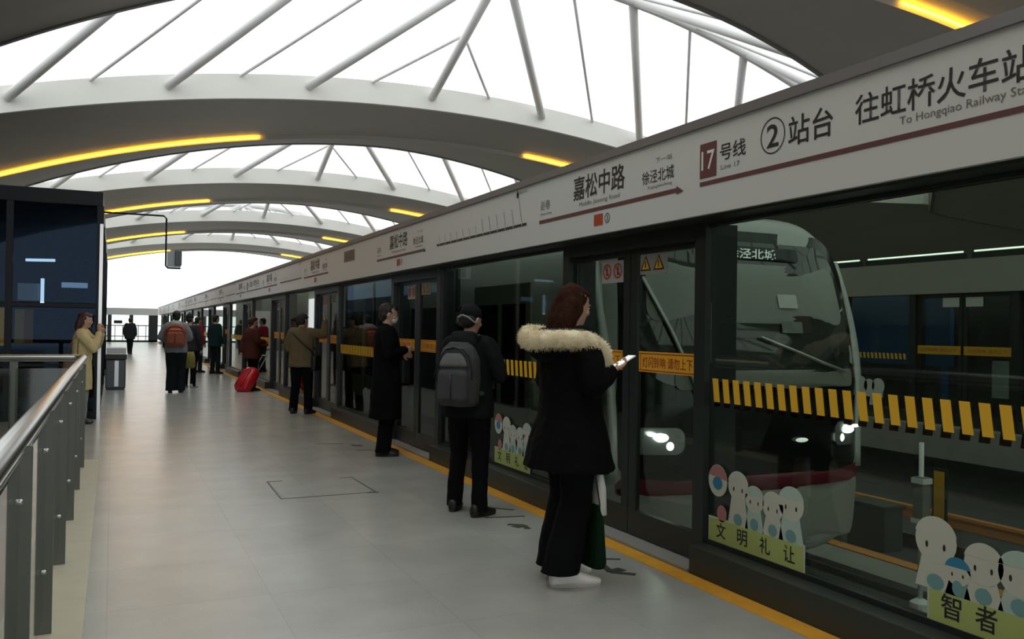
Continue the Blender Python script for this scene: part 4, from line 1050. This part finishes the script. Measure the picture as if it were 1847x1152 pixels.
def backpack(parent_person, L, s, m, m2, label, w=.15, h=(.90, 1.42), d=.11, y=-.18):
    p = empty('backpack', label, 'backpack', parent_person.location, parent_person.rotation_euler.z)
    z0, z1 = h; bm = BM()
    loft(bm, [(z*s, 0, (y-d*.1)*s, rx*s, ry*s) for z, rx, ry in ((z0, w*.80, d*.7), (z0+.03, w*.98, d*.95), (z0+(z1-z0)*.45, w*1.05, d*1.05), (z0+(z1-z0)*.75, w*.98, d*.92), (z1-.05, w*.80, d*.7), (z1, w*.45, d*.35))], 24, 3)
    body = fused('pack_body', bm, .010, m, p, 3, .004, 20)
    bm = BM(); loft(bm, [(z*s, 0, (y-d*1.05)*s, rx*s, ry*s) for z, rx, ry in ((z0+.04, w*.72, d*.25), (z0+.07, w*.82, d*.42), (z0+.26, w*.80, d*.40), (z0+.30, w*.66, d*.2))], 20, 3.2)
    fused('front_pocket', bm, .010, m, p, 3, .003, 20)
    bm = BM(); loft(bm, [(z*s, 0, (y-d*1.0)*s, rx*s, ry*s) for z, rx, ry in ((z0+.32, w*.72, d*.18), (z0+.34, w*.78, d*.26), (z1-.13, w*.62, d*.20), (z1-.09, w*.42, d*.1))], 20, 3)
    fused('top_pocket', bm, .010, m2, p, 3, .002, 20)
    def arc(k, yy, r, nm, zb):
        bm = BM(); tube(bm, [Vector((w*k*s*c_, (y+yy)*s, z_*s)) for c_, z_ in ((-1.05, zb), (-1.03, z1-.20), (-.86, z1-.11), (-.5, z1-.055), (0, z1-.04), (.5, z1-.055), (.86, z1-.11), (1.03, z1-.20), (1.05, zb))], r, 6)
        obj(nm, bm, M_dark, p, True)
    arc(.88, -d*.84, .007*s, 'zip', z0+.22); arc(.74, -d*1.05, .006*s, 'zip', z0+.30)
    bm = BM(); tube(bm, [Vector((0, (y-d*1.47)*s, (z0+.06)*s)), Vector((0, (y-d*1.48)*s, (z0+.27)*s))], .008*s, 6); obj('pocket_seam', bm, M_dark, p, True)
    bm = BM(); tube(bm, [Vector((x*s, (y+.02)*s, z_*s)) for x, z_ in ((-.05, z1-.02), (-.04, z1+.04), (0, z1+.06), (.04, z1+.04), (.05, z1-.02))], .008*s, 8); obj('haul_loop', bm, mat('loop_pale', (.5, .5, .48), .6), p, True)
    for sx in (-1, 1):
        bm = BM(); tube(bm, [Vector((x*s*sx, yy*s, z_*s)) for x, yy, z_ in ((.07, y+.06, z1-.04), (.115, -.08, 1.475), (.13, .04, 1.45), (.13, .15, 1.32), (.15, .165, 1.16), (.19, .05, 1.05), (.16, y+.05, 1.0))], .021*s, 8, flat=.45); obj('shoulder_strap', bm, m, p, True)
    return p
backpack(bpk, L, s, fab('grey_pack', (.065, .068, .070)), fab('grey_pack_light', (.16, .165, .165)), 'dark grey backpack with black zips and a pale loop, on the black-jacketed person', w=.17)

# 3. man in the long black coat
look = dict(hair='short', trouser=K_black, coat=K_black, hem=.42, hem_w=.23, bulk=1.05, collar=True, mask=True, shoe=SHOE_B, wrinkle=.008, flare=.088, leg_w=1.2)
pose = P_(elbow=((-.24, -.02, 1.15), (.24, -.03, 1.15)), wrist=((-.08, .20, 1.14), (.10, .20, 1.20)), feet=((-.09, .0), (.10, -.04)), foot_yaw=(0, 12), head=(5, -12))
e, L, Hd, HR, s, wri, elb = person('man in long black coat and face mask, looking down, left of the backpack wearer', (2.84, 9.54), 96, 1.72, pose, look, near=True)
bm = BM(); tube(bm, [Hd((-.045, .0, -.115)), Hd((-.02, .04, -.125)), Hd((.02, .04, -.125)), Hd((.05, .0, -.115))], .012*s, 8); obj('red_collar', bm, fab('red_collar', (.25, .02, .03)), e, True)

# 4. khaki jacket with arm raised
look = dict(hair='cap', hat_mat=fab('grey_cap', (.05, .055, .05)), trouser=K_black2, coat=fab('khaki_jacket', (.16, .13, .075)), hem=.80, bulk=1.12, collar=True, shoe=SHOE_B, flare=.075, leg_w=1.1)
pose = P_(elbow=((-.27, .02, 1.14), (.36, .12, 1.36)), wrist=((-.18, .20, .98), (.33, .22, 1.60)), hand_dir=[None, (-.1, .1, 1)], feet=((-.14, .0), (.14, .0)), foot_yaw=(-10, 18), head=(10, 5))
e, L, Hd, HR, s, wri, elb = person('person in a khaki jacket with one arm raised and a shoulder bag', (2.86, 14.5), 35, 1.66, pose, look)
hb_ = empty('shoulder_bag', 'black shoulder bag with a strap across the khaki jacket', 'bag', e.location, e.rotation_euler.z)
bm = BM(); loft(bm, [(.74*s, .24*s, .06*s, .05, .13), (.78*s, .24*s, .06*s, .06, .14), (.98*s, .24*s, .06*s, .05, .13), (1.02*s, .24*s, .06*s, .03, .11)], 20, 3.5); obj('bag_body', bm, SHOE_B, hb_, True)
bm = BM(); tube(bm, [L(p) for p in ((.24, .0, 1.0), (.22, -.14, 1.1), (.05, -.185, 1.25), (-.10, -.15, 1.38), (-.12, -.02, 1.475), (-.06, .14, 1.36), (.12, .17, 1.2), (.24, .1, 1.0))], .012, 6); obj('bag_strap', bm, SHOE_B, hb_, True)

# 5. person with the red suitcase
look = dict(hair='tied', hair_mat=mat('hair_brown', (.03, .015, .01), .6), female=True, trouser=K_black2, coat=fab('dark_olive_red', (.075, .025, .02)), hem=.74, bulk=1.1, shoe=SHOE_B)
pose = P_(elbow=((-.24, -.12, 1.14), (.24, .0, 1.15)), wrist=((-.20, -.16, .90), (.16, .24, 1.14)), feet=((-.09, .02), (.09, -.02)), head=(0, -10))
e, L, Hd, HR, s, wri, elb = person('person in a dark red-brown jacket pulling the red suitcase', (2.84, 19.9), 70, 1.64, pose, look)
sc = empty('suitcase', 'red trolley suitcase tilted on its wheels with the handle out', 'suitcase', (2.46, 19.55, 0), -math.radians(62))
TR = Matrix.Rotation(math.radians(-34), 4, 'X')
def tilt(bm):
    bmesh.ops.transform(bm, matrix=Matrix.Translation((0, 0, .045)) @ TR, verts=bm.verts); return bm
bm = BM(); loft(bm, [(.02, 0, .12, .10, .06), (.04, 0, .12, .16, .10), (.09, 0, .12, .20, .13), (.3, 0, .12, .215, .145), (.52, 0, .12, .20, .135), (.60, 0, .12, .16, .10), (.63, 0, .12, .10, .06)], 28, 2.8)
obj('case_shell', tilt(bm), mat('suitcase_red', (.62, .018, .03), .3), sc, True)
for i in range(5):
    bm = BM(); x = -.12+.06*i; box(bm, x-.008, x+.008, -.026, -.008, .09, .54, .002); obj('shell_groove', tilt(bm), mat('suitcase_dark_red', (.35, .01, .02), .4), sc)
bm = BM(); 
for x in (-.08, .08): tube(bm, [(x, .2, .56), (x, .2, 1.02)], .009, 8)
tube(bm, [(-.09, .2, 1.02), (.09, .2, 1.02)], .014, 8); obj('pull_handle', tilt(bm), M_steel, sc, True)
for x in (-.14, .14):
    bm = BM(); tube(bm, [(x-.015, .19, .0), (x+.015, .19, .0)], .045, 14); obj('wheel', tilt(bm), SHOE_B, sc, True)

# 6. person with the orange backpack
look = dict(hair='short', trouser=K_navy, coat=fab('grey_hoodie', (.22, .23, .24)), hem=.84, bulk=1.15, hood_back=True, hood_mat=fab('pale_hood', (.32, .35, .34)), shoe=SHOE_B, leg_w=1.3, flare=.10)
pose = P_(elbow=((-.30, -.02, 1.16), (.27, .0, 1.15)), wrist=((-.22, .2, 1.08), (.18, .22, 1.1)), feet=((-.10, .0), (.10, .04)))
e, L, Hd, HR, s, wri, elb = person('person in a grey hooded coat seen from behind with an orange backpack', (1.24, 19.7), 8, 1.74, pose, look)
backpack(e, L, s, fab('orange_pack_low', (.30, .10, .06)), fab('orange_pack', (.65, .17, .09)), 'orange and brown backpack on the grey-coated person', w=.205, h=(.98, 1.44))
# 7. companion
look = dict(hair='cap', hat_mat=fab('dark_cap', (.02, .025, .025)), trouser=K_black2, coat=fab('charcoal_jacket', (.03, .032, .036)), hem=.86, bulk=1.08, shoe=mat('pale_shoe', (.4, .4, .38), .6))
e, L, Hd, HR, s, wri, elb = person('person in a dark jacket and cap half hidden behind the orange backpack wearer', (1.60, 21.0), 30, 1.69, P_(feet=((-.09, 0), (.09, .03))), look)
tb = empty('tote_bag', 'yellow-green tote bag hanging just right of the orange backpack wearer', 'bag', (1.52, 20.0, 0))
bm = BM(); loft(bm, [(.50, 0, 0, .10, .06), (.54, 0, 0, .14, .08), (.75, 0, 0, .13, .07), (.86, 0, 0, .10, .03)], 20, 3); obj('bag_body', bm, fab('olive_bag', (.24, .22, .06)), tb, True)
bm = BM(); tube(bm, [(-.06, 0, .85), (-.03, 0, .98), (.03, 0, .98), (.06, 0, .85)], .008, 6); obj('bag_handle', bm, M_dark, tb, True)
# 8. far man
look = dict(hair='short', trouser=K_navy, coat=fab('charcoal_coat', (.035, .037, .042)), hem=.70, bulk=1.15, shoe=SHOE_B)
person('person in a charcoal coat walking far off near the glazed end barrier', (.77, 45.2), 10, 1.72, P_(feet=((-.06, .1), (.07, -.16)), knee=(.02, .05)), look)
# 9. cream coat woman by the booth
look = dict(hair='long', hair_mat=mat('hair_wine', (.05, .012, .014), .5, bump=.5), female=True, trouser=fab('pale_skirt', (.30, .30, .27)), coat=fab('cream_coat', (.60, .50, .27)), hem=.52, hem_w=.215, bulk=1.02, collar=True, shoe=SHOE_B, flare=.08)
pose = P_(elbow=((-.22, .16, 1.20), (.20, .20, 1.16)), wrist=((-.06, .26, 1.40), (.05, .24, 1.42)), hand_dir=[(.1, -.1, 1), (-.1, -.1, 1)], head=(0, -8), lean=.05, feet=((-.07, .0), (.08, .02)), foot_yaw=(0, 10))
e, L, Hd, HR, s, wri, elb = person('woman in a cream coat with hands raised to her face beside the black glass booth', (-.40, 13.95), 100, 1.60, pose, look)
for i in (-1, 1):
    bm = BM(); chain(bm, [L((i*.078, .01, .06)), L((i*.08, .0, .36))], [.052*s, .062*s]); obj('boot_shaft', bm, SHOE_B, e, True)
hbg = empty('handbag', 'small brown handbag hanging at the cream-coated woman\'s hip', 'bag', (-.52, 13.72, 0))
bm = BM(); loft(bm, [(.70, 0, 0, .10, .05), (.73, 0, 0, .12, .06), (.88, 0, 0, .11, .05), (.91, 0, 0, .08, .03)], 18, 3.4); obj('bag_body', bm, mat('brown_leather', (.12, .05, .03), .5), hbg, True)
bm = BM(); tube(bm, [(-.08, 0, .9), (-.02, .02, 1.15), (.1, .05, 1.32), (.08, .02, 1.15), (.08, 0, .9)], .006, 6); obj('bag_strap', bm, mat('brown_leather', (.12, .05, .03), .5), hbg, True)
# 10-12. further along the screens
look = dict(hair='short', trouser=K_navy, coat=fab('teal_black_coat', (.012, .035, .035)), hem=.80, bulk=1.12, shoe=SHOE_B)
person('person in a dark green coat at the screen doors, left of the red suitcase', (2.78, 27.0), 60, 1.74, P_(), look)
look = dict(hair='short', trouser=K_navy, coat=fab('dark_red_coat', (.30, .02, .04)), hem=.82, bulk=1.1, shoe=SHOE_B)
person('person in a dark red coat standing just right of the orange backpack wearer, further off', (2.35, 27.8), 60, 1.68, P_(), look)
look = dict(hair='short', trouser=K_black2, coat=fab('pale_grey_coat', (.35, .37, .38)), hem=.84, bulk=1.15, shoe=SHOE_B)
person('person in a pale grey jacket far off, left of the orange backpack wearer', (2.98, 57.5), 350, 1.65, P_(), look)
